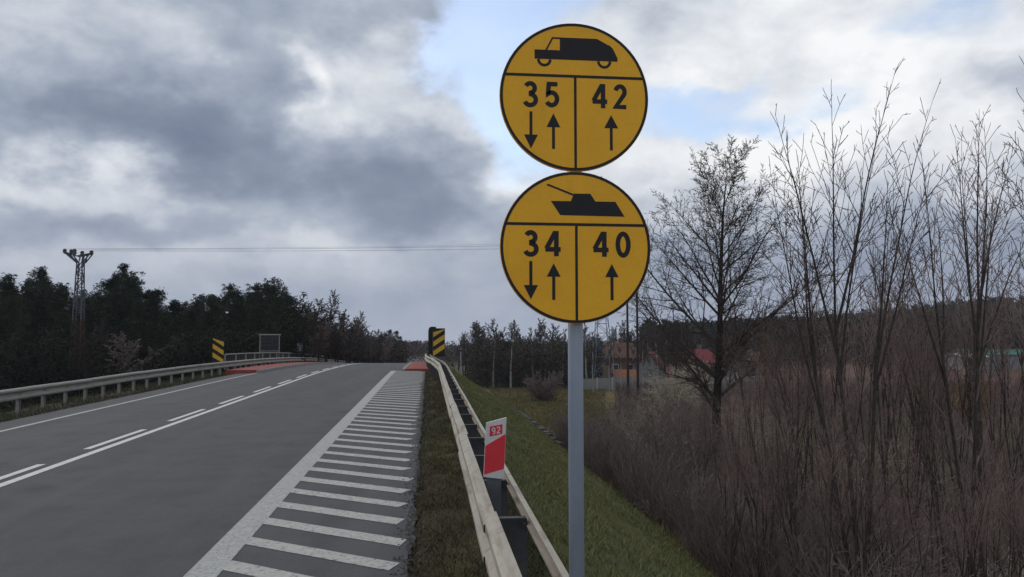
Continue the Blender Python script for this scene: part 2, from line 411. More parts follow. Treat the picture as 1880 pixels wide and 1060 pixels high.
# ------------------------------------------------------------------ guard rails
def wprof(sgn, t=.004):
    o = [(-.012, .155), (.03, .147), (.068, .118), (.070, .078), (.034, .047), (.0, .02), (.0, -.02), (.034, -.047), (.070, -.078), (.068, -.118), (.03, -.147), (-.012, -.155)]
    inn = [(a - t, b) for a, b in reversed(o)]
    return [(sgn * a, b) for a, b in o + inn]
def frames_along(pathfn, y0, y1, step, rise):
    fr = []; n = max(1, int(round((y1 - y0) / step)))
    for i in range(n + 1):
        y = y0 + (y1 - y0) * i / n; x = pathfn(y); dx = (pathfn(y + .2) - pathfn(y - .2)) / .4
        sd_ = Vector((-1, dx, 0)).normalized()
        fr.append((Vector((x, y, zr(y) + rise(y))), sd_, Vector((0, 0, 1))))
    return fr
def rx(y): return .43 - .57 * sstep(28.5, 45.5, y)
def rbx(y): return rx(y) + .235
RAIL = thing('guard_rail', 'near double-sided steel guard rail running along the grass verge on the right of the road', 'guard rail', (rx(6), 6, zr(6)))
wob = {}
def rise_r(y): return .60 + .008 * math.sin(y * .9) + .006 * math.sin(y * 2.1)
bolt = MB(); bolt.tube([(-.020, 0, 0), (.004, 0, 0)], .021, 6); bolt_me = bolt.mesh('bolt', GALVD)
y = 1.0; i = 0
while y < 78:
    off = random.uniform(-.008, .008); tw = random.uniform(-.010, .010)
    fr = frames_along(lambda q: rx(q) + off, y, y + 4.18, .7, lambda q: rise_r(q) + tw * (q - y) / 4)
    if i % 2: fr = [(p + s * .006, s, u) for p, s, u in fr]
    MB().sweep(wprof(1), fr).build('beam', GALV, RAIL)
    if 2 < y < 26:
        for dy_ in (.05, .13):
            for dz_ in (-.03, .03): link('bolt', bolt_me, RAIL, Vector((rx(y + dy_) + .006, y + dy_, zr(y + dy_) + rise_r(y) + dz_)) - RAIL.location)
    # rear bar
    fr2 = frames_along(lambda q: rbx(q), y, y + 4.0, .8, lambda q: .69 + .005 * math.sin(q))
    MB().sweep([(-.018, -.048), (.018, -.048), (.018, -.036), (-.008, -.036), (-.008, .036), (.018, .036), (.018, .048), (-.018, .048)], fr2).build('rear_bar', GALV, RAIL)
    y += 4.0; i += 1
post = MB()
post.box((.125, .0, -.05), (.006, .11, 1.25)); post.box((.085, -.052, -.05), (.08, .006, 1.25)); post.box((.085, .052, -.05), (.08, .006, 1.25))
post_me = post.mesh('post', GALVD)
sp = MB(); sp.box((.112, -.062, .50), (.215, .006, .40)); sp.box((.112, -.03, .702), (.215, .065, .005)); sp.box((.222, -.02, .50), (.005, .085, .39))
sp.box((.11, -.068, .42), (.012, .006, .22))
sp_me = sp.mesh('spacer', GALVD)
y = 2.65
while y < 60:
    base = (rx(y), y, zr(y) - .02); L = lambda d: Vector((base[0] + d[0], base[1] + d[1], base[2] + d[2])) - RAIL.location
    ang = -math.atan((rx(y + .2) - rx(y - .2)) / .4)
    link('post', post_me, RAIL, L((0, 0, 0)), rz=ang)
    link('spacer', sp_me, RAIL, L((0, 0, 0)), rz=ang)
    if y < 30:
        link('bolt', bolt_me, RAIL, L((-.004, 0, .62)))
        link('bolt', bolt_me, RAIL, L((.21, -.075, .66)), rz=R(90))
    y += 1.333
# left guard rail
def lx(y): return -10.45 + .35 * sstep(30, 44, y)
LRAIL = thing('guard_rail', 'single dull steel guard rail on short posts along the left edge of the road', 'guard rail', (lx(20), 20, zr(20) - .25))
y = -2.0; i = 0
while y < 110:
    tw = random.uniform(-.012, .012)
    fr = frames_along(lambda q: lx(q), y, y + 4.1, 1.4, lambda q: .33 + tw * (q - y) / 4)
    if i % 2: fr = [(p - s * .006, s, u) for p, s, u in fr]
    MB().sweep(wprof(-1), fr).build('beam', GALVSH, LRAIL)
    y += 4.0; i += 1
lp = MB(); lp.box((-.06, 0, .1), (.006, .1, .9)); lp.box((-.02, -.05, .1), (.08, .005, .9)); lp.box((-.02, .05, .1), (.08, .005, .9)); lp_me = lp.mesh('post', GALVSH)
y = -1.0
while y < 90:
    link('post', lp_me, LRAIL, Vector((lx(y), y, zr(y) - .12)) - LRAIL.location); y += 1.333 if y > 17 else 2.0

# ------------------------------------------------------------------ flat lettering
def arc(cx, cy, rx_, ry_, a0, a1, n=12):
    return [(cx + rx_ * math.cos(R(a0 + (a1 - a0) * i / n)), cy + ry_ * math.sin(R(a0 + (a1 - a0) * i / n))) for i in range(n + 1)]
DIG = {
 '3': [arc(.44, .745, .34, .185, 155, -80, 14) + arc(.44, .285, .42, .215, 82, -158, 16)],
 '5': [[(.90, .925), (.24, .925), (.17, .53)] + arc(.45, .33, .42, .255, 132, -150, 16)],
 '4': [[(.66, .965), (.07, .30)], [(.0, .27), (1.0, .27)], [(.72, 0), (.72, 1.0)]],
 '2': [arc(.47, .70, .37, .225, 168, -38, 14) + [(.10, .075), (.97, .075)]],
 '0': [arc(.5, .5, .40, .425, 90, 450, 24)],
 '9': [arc(.5, .68, .36, .25, 0, 360, 18), arc(.5, .5, .36, .42, 0, -120, 8)],
}
def ribbon(mb, pts, w, fn0, fn1):
    P = [Vector(p) for p in pts]; n = len(P); Lf, Rt = [], []
    closed = (P[0] - P[-1]).length < 1e-5
    for i in range(n):
        a = P[i - 1] if i > 0 else (P[-2] if closed else None); b = P[i + 1] if i < n - 1 else (P[1] if closed else None)
        d1 = (P[i] - a).normalized() if a is not None else None; d2 = (b - P[i]).normalized() if b is not None else None
        d1 = d1 or d2; d2 = d2 or d1
        t = (d1 + d2).normalized(); nrm = Vector((-t.y, t.x)); k = w / 2 / max(.55, nrm.dot(Vector((-d1.y, d1.x))))
        Lf.append(P[i] + nrm * k); Rt.append(P[i] - nrm * k)
    for i in range(n - 1):
        q = [Lf[i], Lf[i + 1], Rt[i + 1], Rt[i]]
        mb.prism([(v.x, v.y) for v in q], fn0, fn1)
def digit(mb, ch, x0, x1, y0, y1, w, fn0, fn1):
    for k, pl in enumerate(DIG[ch]):
        pts = [(x0 + (x1 - x0) * a, y0 + (y1 - y0) * b) for a, b in pl]
        e = 1e-4 * k
        f0 = fn0; f1 = (lambda u, v, e=e: fn1(u, v) + Vector((0, -e, 0)))
        ribbon(mb, pts, w, f0, f1)

# ------------------------------------------------------------------ the round bridge-load signs
SY = 3.75
c1 = at_y(1055, 178, SY - .06); c2 = at_y(1057.5, 454, SY - .06)
pole_top = at_y(1056, 70, SY); pole_x = at_y(1057.5, 800, SY).x
SIGN = thing('road_sign', 'grey steel post carrying two round yellow bridge load signs, one above the other', 'road sign', (pole_x, SY, gz(pole_x, SY)))
p = MB(); p.tube([(pole_x, SY, gz(pole_x, SY) - .4), (pole_x, SY, pole_top.z)], .0365, 24); p.build('pole', GALVL, SIGN, smooth=True)
cp = MB(); cp.tube([(pole_x, SY, pole_top.z + .0005), (pole_x, SY, pole_top.z + .012)], .039, 20); cp.build('pole_cap', BLACK, SIGN)
RAD = 135.5 / F * SY * 1.039
def disc(c, lab):
    b = MB(); n = 72
    prof = [(0, -.002), (RAD - .006, -.002), (RAD, .0), (RAD, .016), (RAD - .004, .016), (RAD - .004, .003), (0, .003)]
    vs = []; fs = []
    for i in range(n):
        t = 2 * math.pi * i / n
        for r_, dy in prof[1:-1]: vs.append((c.x + r_ * math.cos(t), c.y + dy, c.z + r_ * math.sin(t)))
    k = 5
    for i in range(n):
        j = (i + 1) % n
        for q in range(k - 1): fs.append((i * k + q, j * k + q, j * k + q + 1, i * k + q + 1))
    fs.append(tuple(i * k for i in range(n))); fs.append(tuple(i * k + 4 for i in reversed(range(n))))
    b.add(vs, fs)
    d = b.build('sign_disc', YEL, SIGN, label=lab)
    ring = MB(); pts = [((RAD - .0085) / RAD * math.cos(2 * math.pi * i / n), (RAD - .0085) / RAD * math.sin(2 * math.pi * i / n)) for i in range(n + 1)]
    ribbon(ring, pts, .036, fmap(c, -.0015), fmap(c, -.0032)); ring.build('border', BLACK, d)
    br = MB()
    for dz in (-.2, .2):
        br.box((c.x, SY - .028, c.z + dz), (.26, .012, .03)); br.box((c.x - .05, SY + .0, c.z + dz), (.012, .09, .028)); br.box((c.x + .05, SY + .0, c.z + dz), (.012, .09, .028)); br.box((c.x, SY + .046, c.z + dz), (.112, .006, .028))
    br.build('bracket', GALVD, d)
    return d
def fmap(c, dy): return lambda u, v: Vector((c.x + u * RAD, c.y + dy, c.z + v * RAD))
def norm(cx, cy, r): return lambda x, y: ((x - cx) / r, (cy - y) / r)
def arrow(mb, N, xc, ytip, ybase, ytail, hw, sw, f0, f1):
    pts = [(xc, ytip), (xc - hw, ybase), (xc - sw, ybase), (xc - sw, ytail), (xc + sw, ytail), (xc + sw, ybase), (xc + hw, ybase)]
    mb.prism([N(*q) for q in pts], f0, f1)
def sign_face(c, d, N, vdiv, vx, digs, arrows, hd):
    f0, f1 = fmap(c, -.0015), fmap(c, -.003)
    hw = math.sqrt(1 - vdiv ** 2) - .015
    q = MB(); q.prism([(-hw, vdiv - .019), (hw, vdiv - .019), (hw, vdiv + .019), (-hw, vdiv + .019)], f0, f1); q.build('divider', BLACK, d)
    q = MB(); q.prism([(vx - .017, -.985), (vx + .017, -.985), (vx + .017, vdiv - .0195), (vx - .017, vdiv - .0195)], f0, f1); q.build('divider', BLACK, d)
    for ch, x0, x1, y0, y1 in digs:
        a = N(x0, y1); b = N(x1, y0); q = MB(); w = hd
        digit(q, ch, a[0] + w * .3, b[0] - w * .3, a[1], b[1], w, f0, f1); q.build('numeral', BLACK, d)
    for a in arrows:
        q = MB(); arrow(q, N, *a, f0, f1); q.build('arrow', BLACK, d)
d1 = disc(c1, 'upper round yellow sign with a lorry above 35 and 42'); N1 = norm(546, 553, 478)
sign_face(c1, d1, N1, .274, .008, [('3', 215, 318, 465, 628), ('5', 352, 452, 465, 625), ('4', 652, 764, 465, 622), ('2', 795, 890, 465, 622)],
          [(266, 893, 805, 657, 44, 9), (409, 665, 754, 893, 44, 9), (780, 665, 750, 893, 45, 9)], .060)
f0, f1 = fmap(c1, -.0015), fmap(c1, -.003)
q = MB()
for poly in ([(290, 256), (365, 256), (365, 316), (290, 316)], [(365, 256), (452, 256), (452, 316), (365, 316)], [(452, 172), (692, 172), (764, 210), (775, 213), (795, 232), (826, 296), (824, 316), (452, 316)],
             [(358, 256), (402, 172), (452, 172), (452, 183), (408, 183), (370, 256)]):
    q.prism([N1(*a) for a in poly], f0, f1)
q.build('lorry_pictogram', BLACK, d1)
for wx in (352, 738):
    q = MB(); ribbon(q, [N1(wx + 38 * math.cos(R(t)), 318 + 38 * math.sin(R(t))) for t in range(0, 181, 15)], .036, f0, f1); q.build('wheel_pictogram', BLACK, d1)
d2 = disc(c2, 'lower round yellow sign with a tank above 34 and 40'); N2 = norm(523, 515, 447)
sign_face(c2, d2, N2, .297, .005, [('3', 212, 308, 422, 572), ('4', 333, 440, 422, 570), ('4', 618, 725, 422, 570), ('0', 756, 852, 422, 572)],
          [(256, 822, 740, 600, 42, 9), (390, 612, 690, 825, 41, 9), (735, 612, 690, 825, 40, 9)], .062)
f0, f1 = fmap(c2, -.0015), fmap(c2, -.003)
q = MB()
for poly in ([(375, 245), (760, 243), (814, 331), (430, 328)], [(493, 246), (512, 199), (610, 198), (640, 244)], [(350, 152), (357, 143), (514, 203), (508, 213)]):
    q.prism([N2(*a) for a in poly], f0, fmap(c2, -.003 - .0002 * len(q.v)/8/5))
q.build('tank_pictogram', BLACK, d2)

# ------------------------------------------------------------------ delineator on the near rail
DY = 6.15
dl = at_y(907, 935, DY)
DEL = thing('delineator', 'red and white kilometre marker plate fixed on top of the near guard rail', 'marker', (dl.x, DY, dl.z))
def dp(px, py, dy=0.0): return at_y(px, py, DY) + Vector((0, dy, 0))
def plate(poly, name, mat, par, y0, y1):
    b = MB(); b.prism(poly, lambda u, v: dp(u, v, y0), lambda u, v: dp(u, v, y1)); return b.build(name, mat, par)
P_ = plate([(888, 876), (925, 880), (930, 767), (893, 777)], 'plate', WHITE, DEL, .0, .035)
plate([(888.5, 872), (925.3, 861), (928.2, 797), (890.8, 819)], 'red_band', REDS, P_, -.0015, .0)
plate([(898.5, 802), (922, 797), (922.6, 779), (899.5, 783.5)], 'number_field', REDS, P_, -.0015, 0)
q = MB()
fa = lambda u, v: dp(u, v, -.0016); fb = lambda u, v: dp(u, v, -.0026)
for ch, x0 in (('9', 903), ('2', 912)):
    for pl in DIG[ch]: ribbon(q, [(x0 + 6.5 * a, 798.5 - (x0 - 900) * .2 - 13 * b) for a, b in pl], 2.0, fa, fb)
q.build('road_number', WHITE, P_)
b = MB(); b.prism([(892, 960), (919, 963), (921, 878.5), (894, 876)], lambda u, v: dp(u, v, .012), lambda u, v: dp(u, v, .03)); b.build('stub', STEEL, DEL)

# ------------------------------------------------------------------ striped hazard boards
def board(px0, px1, py0, py1, Y, lab, sgn, turn, cut):
    a = at_y(px0, py1, Y); c = at_y(px1, py0, Y); w = c.x - a.x; h = c.z - a.z
    g = gz(a.x + w / 2, Y)
    root = thing('hazard_board', lab, 'hazard board', (a.x + w / 2, Y, g), 'striped boards at the bridge ends', turn)
    z0 = a.z - g; k = w * cut
    out = [(-w / 2, 0), (w / 2, 0), (w / 2, h), (-w / 2, h)]
    if cut > 0: out = [(-w / 2, .02 * h), (-w / 2 + .2 * w, 0), (w / 2 - .1 * w, 0), (w / 2, .04 * h), (w / 2, h - .03 * h), (w / 2 - .1 * w, h), (-w / 2 + .35 * w, h - .01), (-w / 2, h - .12 * h)]
    def build(mb, poly, y0, y1): mb.prism(poly, lambda u, v: Vector((u, y0, v + z0)), lambda u, v: Vector((u, y1, v + z0)))
    q = MB(); build(q, out, 0, .03); me = q.mesh('panel', BLACK); pn = link('panel', me, root)
    n = 3; sw = h / 3.5
    for i in range(n):
        v = (i + .35) * h / n - .1 * h
        sl = [(-w / 2 + .02, v), (w / 2 - .02, v + sgn * w * .62), (w / 2 - .02, v + sgn * w * .62 + sw * .62), (-w / 2 + .02, v + sw * .62)]
        if sgn < 0: sl = [(x, y_ + w * .55) for x, y_ in sl]
        sl = [(x, min(max(y_, .02), h * .97)) for x, y_ in sl]
        if abs(sl[0][1] - sl[3][1]) + abs(sl[1][1] - sl[2][1]) < .1: continue
        q = MB(); build(q, sl, -.003, 0); link('stripe', q.mesh('stripe', YELB), pn)
    q = MB(); q.tube([(0, .06, -.3), (0, .06, z0 + h * .8)], .03, 8); link('pole', q.mesh('pole', STEEL), root)
    return root
board(389, 412, 620, 668, 41.5, 'black and yellow hazard board standing behind the left guard rail before the bridge', -1, 0, .3)
board(794.5, 817, 603, 655, 46.5, 'black and yellow hazard board at the end of the right guard rail, facing us', 1, 0, .0)
def back_board():
    Y = 49.5; a = at_y(786.5, 652, Y); c = at_y(801, 600, Y); w, h = .62, c.z - a.z
    cx = (a.x + c.x) / 2; g = gz(cx, Y)
    root = thing('hazard_board', 'dark back of a hazard board turned away beside the right striped board', 'hazard board', (cx, Y, g), 'striped boards at the bridge ends', R(40))
    z0 = a.z - g
    q = MB(); out = [(-w / 2, .1), (-w / 2 + .1, 0), (w / 2, 0), (w / 2, h), (-w / 2 + .2, h), (-w / 2 + .06, h - .08), (-w / 2, h - .25)]
    q.prism(out, lambda u, v: Vector((u, 0, v + z0)), lambda u, v: Vector((u, .03, v + z0))); link('panel', q.mesh('panel', BLACK), root)
    q = MB(); q.box((w / 2 - .035, -.006, z0 + h / 2), (.05, .008, h * .96)); link('rim', q.mesh('rim', WHITE), root)
    q = MB(); q.tube([(0, -.05, -.3), (0, -.05, z0 + h * .8)], .03, 8); link('pole', q.mesh('pole', STEEL), root)
back_board()

# ------------------------------------------------------------------ bridge parapet, mesh screen, cabinet
PAR = thing('bridge_railing', 'pale steel railing with thin bars at the outer edge of the left bridge walkway', 'railing', (-10.75, 45, zr(45)))
def par_line(mb, h, r_):
    mb.tube([(-10.75, y, zr(y) + h) for y in np.arange(43.5, 88, 3)], r_, 6)
for h, r_ in ((.80, .035), (.2, .02)):
    q = MB(); par_line(q, h, r_); q.build('rail', GALVSH, PAR)
pm = MB(); pm.box((0, 0, .4), (.06, .06, .8)); pme = pm.mesh('post', GALVSH); bm_ = MB(); bm_.box((0, 0, .5), (.018, .018, .58)); bme = bm_.mesh('bar', GALVD)
y = 43.5; i = 0
while y < 86:
    link('post' if i % 12 == 0 else 'bar', pme if i % 12 == 0 else bme, PAR, Vector((-10.75, y, zr(y))) - PAR.location); y += .2; i += 1
s0 = at_y(477, 645, 62); s1 = at_y(513, 615, 62)
SCR = thing('mesh_screen', 'pale grey mesh safety screen standing above the bridge railing on the left', 'screen', ((s0.x + s1.x) / 2, 62, zr(62)))
zb = zr(62)
for nm, a, bq, r_ in (('post', (s0.x, 62, zb), (s0.x, 62, s1.z), .04), ('post', (s1.x, 62, zb), (s1.x, 62, s1.z), .04), ('rail', (s0.x - .1, 62, s1.z), (s1.x + .1, 62, s1.z), .05), ('rail', (s0.x, 62, s0.z), (s1.x, 62, s0.z), .03)):
    q = MB(); q.tube([a, bq], r_, 6); q.build(nm, GALVSH, SCR)
q = MB()
for k in range(1, 14):
    x = s0.x + (s1.x - s0.x) * k / 14; q.tube([(x, 62, s0.z), (x, 62, s1.z)], .012, 4)
for k in range(1, 12):
    z = s0.z + (s1.z - s0.z) * k / 12; q.tube([(s0.x, 62.02, z), (s1.x, 62.02, z)], .012, 4)
tag(q.build('mesh_infill', STEEL, SCR), kind='stuff')
cb0 = at_y(550, 646, 66)
CAB = thing('cabinet', 'small grey equipment box on a post beside the left bridge railing', 'cabinet', (cb0.x, 66, zr(66)))
q = MB(); q.tube([(cb0.x, 66, zr(66)), (cb0.x, 66, cb0.z)], .05, 6); q.build('pole', STEEL, CAB)
q = MB(); q.box((cb0.x, 66, cb0.z + .35), (.42, .3, .72)); q.build('body', STEEL, CAB); q = MB(); q.box((cb0.x, 65.84, cb0.z + .35), (.34, .012, .62)); q.build('door', GALVL, CAB)

# ------------------------------------------------------------------ lattice masts, poles and wires
def lattice(name, label, x, Y, ztop, w0, w1, matlow, mattop, split):
    g = gz(x, Y); root = thing(name, label, 'mast', (x, Y, g)); H = ztop - g
    def hw(z): return (w0 + (w1 - w0) * z / H) / 2
    for sx_, sy_ in ((-1, -1), (1, -1), (1, 1), (-1, 1)):
        for (za, zb_, mt_) in ((-.3, H * split, matlow), (H * split, H, mattop)):
            q = MB(); q.tube([(x + sx_ * hw(za), Y + sy_ * hw(za), g + za), (x + sx_ * hw(zb_), Y + sy_ * hw(zb_), g + zb_)], .055, 4); q.build('leg', mt_, root)
    lo, hi = MB(), MB(); z = 0.0; k = 0
    while z < H - .4:
        st = max(.7, hw(z) * 1.5); z2 = min(H, z + st); mb = lo if z < H * split else hi; s = 1 if k % 2 else -1
        for (ax, ay), (bx, by) in (((-s, -1), (s, -1)), ((-s, 1), (s, 1)), ((-1, -s), (-1, s)), ((1, -s), (1, s))):
            mb.tube([(x + ax * hw(z), Y + ay * hw(z), g + z), (x + bx * hw(z2), Y + by * hw(z2), g + z2)], .04, 4)
            if True: mb.tube([(x + ax * hw(z), Y + ay * hw(z), g + z), (x - ax * hw(z) if ax != bx else x + ax * hw(z), Y + (ay if ay == by else -ay) * hw(z), g + z)], .035, 4)
        z = z2; k += 1
    lo.build('bracing', matlow, root); hi.build('bracing', mattop, root)
    return root
MY = 68.0
t0 = at_y(148, 480, MY)
MAST = lattice('lattice_mast', 'rusty lattice mast with a forked insulator head rising among the left pines', t0.x, MY, t0.z, 1.05, .40, RUST, STEEL, .62)
q = MB(); L0, R0 = at_y(119, 463, MY), at_y(168, 466, MY); Lb, Rb = at_y(143, 483, MY), at_y(154, 483, MY)
for dy in (-.25, .25):
    D = Vector((0, dy, 0))
    q.tube([L0 + D, at_y(143, 471, MY) + D, R0 + D], .06, 4); q.tube([L0 + D, Lb + D], .06, 4); q.tube([R0 + D, Rb + D], .06, 4)
    q.tube([at_y(131, 467, MY) + D, Lb + D], .06, 4); q.tube([at_y(158, 468, MY) + D, Rb + D], .06, 4); q.tube([at_y(150, 470, MY) + D, at_y(148, 480, MY) + D], .06, 4)
q.build('crossarm', STEEL, MAST)
ins = [(119, 466, 457), (131, 468, 458), (137, 469, 457), (151, 471, 461), (168, 468, 460)]
tips = []
for px, pa, pb in ins:
    q = MB(); a, b_ = at_y(px, pa, MY), at_y(px, pb, MY); path = [a + (b_ - a) * t for t in (0, .2, .25, .45, .5, .7, .75, 1)]
    q.tube(path, [.09, .09, .17, .17, .10, .17, .17, .08], 8); q.build('insulator', PORC, MAST); tips.append(b_)
for i, tp in enumerate(tips):
    q = MB(); e = at_y(2150, 392 + i * 5, 70 + i * 1.2); pts = []
    for k in range(31):
        s = k / 30; pp = tp.lerp(e, s); pp.z -= 2.6 * 4 * s * (1 - s) * .35; pts.append(pp)
    tag(q.tube(pts, .007, 4).build('overhead_wire', WIRE), 'thin overhead wire crossing the sky from the left mast behind the yellow signs', 'wire', 'overhead wires from the left mast')
p2 = at_y(1105, 560, 104)
M2 = lattice('lattice_mast', 'blue grey lattice pylon standing among the houses just right of the sign post', p2.x, 104, p2.z, 3.0, 1.0, STEELB, STEELB, .5)
q = MB(); q.box((p2.x, 104, p2.z + .1), (3.6, .3, .2)); q.build('crossarm', STEELB, M2)
for px, lab, Yp, topy in ((1151, 'left of two dark utility poles beside the big bare tree', 84, 500), (1169, 'right of two dark utility poles beside the big bare tree', 80, 510)):
    tpp = at_y(px, topy, Yp); g = gz(tpp.x, Yp); rr = thing('utility_pole', lab, 'pole', (tpp.x, Yp, g), 'utility poles by the houses')
    q = MB(); q.tube([(tpp.x, Yp, g - .4), (tpp.x, Yp, tpp.z)], [.15, .10], 8); q.build('shaft', BARK, rr)
    q = MB(); q.box((tpp.x, Yp, tpp.z - .5), (1.5, .1, .1)); q.build('crossarm', BARK, rr)
wp = at_y(846, 664, 60)
MK = thing('marker_post', 'slim white marker post behind the right guard rail near the bridge', 'marker', (wp.x, 60, gz(wp.x, 60)))
q = MB(); g = gz(wp.x, 60); q.tube([(wp.x, 60, g - .2), (wp.x, 60, at_y(846, 640, 60).z)], .045, 6); q.build('shaft', GALVL, MK); q = MB(); q.tube([(wp.x, 60, at_y(846, 646, 60).z), (wp.x, 60, at_y(846, 643, 60).z)], .064, 6); q.build('band', BLACK, MK)

# ------------------------------------------------------------------ houses
HW = {n: material('wall_' + n, c, tuple(a * .8 for a in c), 1.5, .9, .2, 20) for n, c in (('beige', (.30, .22, .15)), ('white', (.30, .29, .27)), ('brick', (.19, .125, .09)), ('grey', (.26, .26, .26)))}
HR = {n: material('roof_' + n, c, tuple(a * .75 for a in c), 1.2, .85, .3, 12) for n, c in (('orange', (.30, .105, .05)), ('red', (.24, .055, .055)), ('brown', (.14, .07, .05)), ('green', (.05, .19, .15)), ('pale', (.5, .5, .48)))}
GLASS = material('window_glass', (.03, .035, .04), (.05, .055, .06), 2, .15, spec=.6)
def house(label, px, Y, w, dpt, hwall, hroof, wall, roof, rz=0.0, nwin=3, name='house', chim=True, cat='house'):
    c = at_y(px, 660, Y); g = gz(c.x, Y); root = thing(name, label, cat, (c.x, Y, g), rz=rz)
    q = MB(); q.box((0, 0, hwall / 2 - .2), (w, dpt, hwall + .4))
    q.prism([(-dpt / 2, hwall), (dpt / 2, hwall), (0, hwall + hroof - .1)], lambda a, b: Vector((-w / 2 + .01, a, b)), lambda a, b: Vector((w / 2 - .01, a, b)))
    link('wall', q.mesh('wall', wall), root)
    q = MB(); ov = .45; sl = hroof / (dpt / 2)
    for s in (-1, 1):
        pr = [(0, hwall + hroof), (s * (dpt / 2 + ov), hwall - sl * ov), (s * (dpt / 2 + ov), hwall - sl * ov + .14), (0, hwall + hroof + .16)]
        q.prism(pr, lambda a, b: Vector((-w / 2 - .4, a, b)), lambda a, b: Vector((w / 2 + .4, a, b)))
    rf = link('roof', q.mesh('roof', roof), root)
    if chim: q = MB(); q.box((w * .2, .4, hwall + hroof + .1), (.6, .5, 1.5)); link('chimney', q.mesh('chimney', HW['brick']), rf)
    for i in range(nwin):
        x = -w / 2 + w * (i + .5) / nwin
        q = MB(); q.box((x, -dpt / 2 - .02, hwall * .56), (1.15, .08, 1.35)); wn_ = link('window', q.mesh('window', HR['pale']), root)
        q = MB(); q.box((x, -dpt / 2 - .065, hwall * .56), (.92, .02, 1.12)); link('pane', q.mesh('pane', GLASS), wn_)
    q = MB(); q.box((w / 2 + .02, .3, hwall * .5), (.08, 1.0, 1.2)); wn_ = link('window', q.mesh('window', HR['pale']), root)
    return root
house('beige house with tall brown front wall behind the blue grey pylon', 1130, 121, 5.0, 6, 4.0, 2.0, HW['brick'], HR['brown'], R(8), 2)
house('low house with an orange tiled roof beside the blue grey pylon', 1148, 112, 2.6, 4.0, 1.2, 1.1, HW['beige'], HR['orange'], R(-5), 2, chim=False)
house('house with a steep crimson roof left of the big bare tree trunk', 1196, 116, 4.2, 5, 2.0, 2.7, HW['white'], HR['red'], R(62), 2)
house('small pale gabled house right beside the sign post', 1092, 115, 2.8, 4, 3.2, 1.6, HW['beige'], HR['brown'], R(85), 1)
house('red roofed house half hidden behind the big bare tree', 1280, 124, 4.0, 5, 3.0, 1.8, HW['beige'], HR['red'], R(20), 2)
house('pale house partly hidden by the golden willow', 1372, 118, 4.0, 6, 2.6, 1.8, HW['white'], HR['brown'], R(10), 2)
house('long low shed with a green and white roof at the far right edge', 1850, 175, 24, 9, 3.2, 1.1, HW['grey'], HR['green'], R(-4), 7, 'shed', False, 'shed')
house('low grey shed left of the green roofed shed among the twigs', 1775, 172, 6, 7, 3.0, .6, HW['grey'], HR['pale'], R(-4), 2, 'shed', False, 'shed')
# concrete panel fence below the houses
FN = thing('concrete_fence', 'pale concrete panel fence in front of the houses right of the sign post', 'fence', (22, 100, gz(22, 100)))
fpost = MB(); fpost.box((0, 0, .75), (.16, .16, 1.7)); fpm = fpost.mesh('post', HR['pale'])
fpan = MB()
for k in range(3): fpan.box((1.0, 0, .28 + k * .5), (1.84, .07, .485))
fpn = fpan.mesh('panel', HW['white'])
for i in range(10):
    x = 19.5 + i * 2.0; g = gz(x, 100) - FN.location.z
    link('post', fpm, FN, (x - 22, 0, g)); link('panel', fpn, FN, (x - 22, 0, g))

# ------------------------------------------------------------------ bare trees, shrubs
def nrm(d):
    l = math.sqrt(d[0] ** 2 + d[1] ** 2 + d[2] ** 2) or 1; return (d[0] / l, d[1] / l, d[2] / l)
def perp(d, ang, az_):
    a = nrm((d[1], -d[0], 0)) if abs(d[2]) < .98 else (1, 0, 0)
    b = (d[1] * a[2] - d[2] * a[1], d[2] * a[0] - d[0] * a[2], d[0] * a[1] - d[1] * a[0])
    ca, sa = math.cos(ang), math.sin(ang); c, s = math.cos(az_), math.sin(az_)
    return nrm(tuple(d[i] * ca + (a[i] * c + b[i] * s) * sa for i in range(3)))
def grow(S, rd, segs, p, d, L, r, lev):
    n = S['n'][lev]; st = L / n; r0_ = r; wb = S['wob'][lev]; upw = S['up'][lev]; az_ = rd.uniform(0, 6.28)
    for i in range(n):
        f = (i + 1) / n
        d = nrm((d[0] + rd.gauss(0, wb), d[1] + rd.gauss(0, wb), d[2] + rd.gauss(0, wb) + upw))
        q = (p[0] + d[0] * st, p[1] + d[1] * st, p[2] + d[2] * st); r1 = max(S['rmin'], r0_ * (1 - S['tap'] * f))
        if i == n - 1: r1 = max(S['rmin'] * .6, r1 * .6)
        segs.append((*p, *q, r, r1, lev))
        if lev < S['max'] and f >= S['start'][lev]:
            kk = S['kids'][lev] * (min(1, L / S['kref'][lev]) if 'kref' in S else 1); kk = int(kk) + (1 if rd.random() < kk - int(kk) else 0)
            for _ in range(kk):
                az_ += 2.4 + rd.uniform(-.5, .5); an = R(S['ang'][lev] + rd.uniform(-10, 10))
                if lev == 0 and S.get('angtop'): an = R(S['ang'][0] + (S['angtop'] - S['ang'][0]) * f + rd.uniform(-8, 8))
                shape = S['shape'](f) if lev == 0 else (1 - .55 * f)
                t = rd.random(); o = tuple(p[k] + (q[k] - p[k]) * t for k in range(3))
                grow(S, rd, segs, o, perp(d, an, az_), L * S['rat'][lev] * shape * rd.uniform(.7, 1.15), max(S['rmin'], r1 * S['rr'][lev]), lev + 1)
        p = q; r = r1
